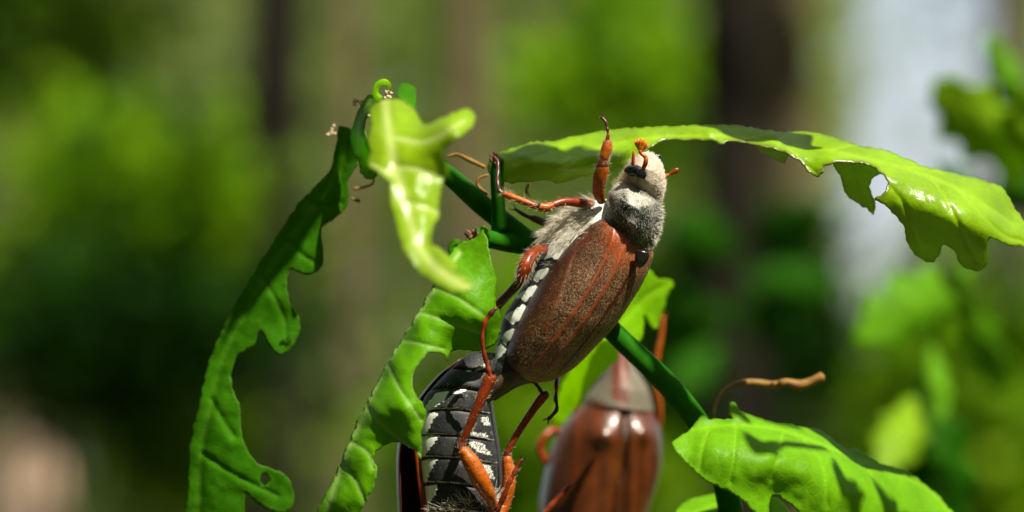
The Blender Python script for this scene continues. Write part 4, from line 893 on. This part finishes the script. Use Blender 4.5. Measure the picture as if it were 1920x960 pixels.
M['leaf_far'] = leaf_mat('far_green_leaf', (0.10, 0.28, 0.003), (0.26, 0.60, 0.004), 0.42, 0.55, spec=.1)
M['leaf_far_dark'] = leaf_mat('far_dark_leaf', (0.015, 0.10, 0.001), (0.03, 0.26, 0.001), 0.4, 0.6, spec=.05)
sap = thing('oak_sapling', P(1780, 1500, 20), 'blurred oak sapling at the right edge with upright green stem', 'plant')
tube('stem', [(1800,1500,20,14),(1770,1050,20,13),(1745,900,20,13),(1728,760,20,12),(1750,640,20,11),(1785,540,20,9),(1830,440,20,8),(1880,340,20,6),(1910,280,20,5)], M['stem'], sap)
for (x0, y0, x1, y1, wd, d0, d1, mt, sd, lb) in [
    (1935,330,1750,150,150,20,18,'leaf_far_lime',1,'lime leaf pointing up left above the tip of the long leaf'),
    (1930,250,1850,60,70,22,22,'leaf_far',2,'green leaf at the upper right edge'),
    (1880,360,1960,160,130,19,18,'leaf_far_lime',3,None),
    (1860,400,1750,300,50,24,24,'leaf_far_dark',4,'dark leaf behind the end of the long leaf'),
    (1860,380,1960,330,120,21,21,'leaf_far_dark',13,None),
    (1830,500,1600,640,150,20,18,'leaf_far',5,'green leaf pointing down left from the stem'),
    (1790,520,1880,740,90,21,23,'leaf_far',6,None),
    (1735,730,1650,890,110,19,17,'leaf_far_lime',7,'lime leaf hanging low beside the stem'),
    (1740,680,1775,1020,150,20,20,'leaf_far_dark',8,'dark green leaf hanging along the stem'),
    (1745,640,1765,800,60,19,18,'leaf_far',9,None)]:
    leaf('leaf', [oak_leaf_patch(x0, y0, x1, y1, wd, d0, d1, sd)], M[mt], sap, lb, solid=.03)
sap2 = thing('oak_sapling', P(1330, 1700, 60), 'blurred dark green oak sapling behind the stem right of the beetle', 'plant')
tube('stem', [(1330,1700,60,9),(1320,1000,60,8),(1350,760,60,7),(1380,620,60,6),(1400,480,60,4)], M['stem'], sap2)
for (x0, y0, x1, y1, wd, d0, d1, sd) in [(1390,470,1560,390,110,60,58,1),(1380,520,1580,540,90,60,62,2),(1390,480,1250,420,120,60,58,3),(1370,580,1230,620,130,60,61,4),(1370,560,1500,640,110,60,63,5),(1350,640,1260,740,90,60,58,6)]:
    leaf('leaf', [oak_leaf_patch(x0, y0, x1, y1, wd, d0, d1, sd)], M['leaf_far_dark'], sap2, None, solid=.03)

# ================================================================== THE SHADE BRANCH (unseen, added between sun and shoot to cast shadows)
over = thing('shade_branch', P(1500, -900, -6), 'unseen leafy oak branch added above the shoot to stripe the leaves below with shade', 'branch')
def lifted(patch, s):
    return (patch[0] + np.array(SUN) * s, patch[1], patch[2], patch[3])
for pts, h in (([(1250,850,.9,8),(1330,808,.9,8),(1430,796,1.0,8),(1500,806,1.1,7)], 11),
               ([(1400,960,.8,9),(1430,915,.8,10),(1480,872,.8,10),(1540,858,1.0,8)], 11)):
    V, F, _, _, _ = tube_geo(pts, 8, 5); mk('shade_twig', V + np.array(SUN) * h, F, M['bark_brown'], over)
for a, h in (((400,680,650,240,95,1.5,1.2,1),9), ((850,300,1175,300,200,.8,.5,4),10), ((830,330,1010,470,90,1.0,1.0,5),9.5), ((1120,640,1360,900,62,1.0,1.0,6),9.5), ((1010,830,1190,1040,190,2.6,2.6,11),10),
             ((1385,830,1410,950,70,.6,.6,7),11), ((1540,900,1590,1010,80,.9,.9,8),11), ((1630,900,1740,1000,70,1.2,1.2,9),11)):
    x0, y0, x1, y1, wd, d0, d1, sd = a
    leaf('leaf', [lifted(oak_leaf_patch(x0, y0, x1, y1, wd, d0, d1, sd, .3), h)], M['leaf_mid'], over, None, solid=.03)  # unseen leaf, added so that its shadow falls on the shoot
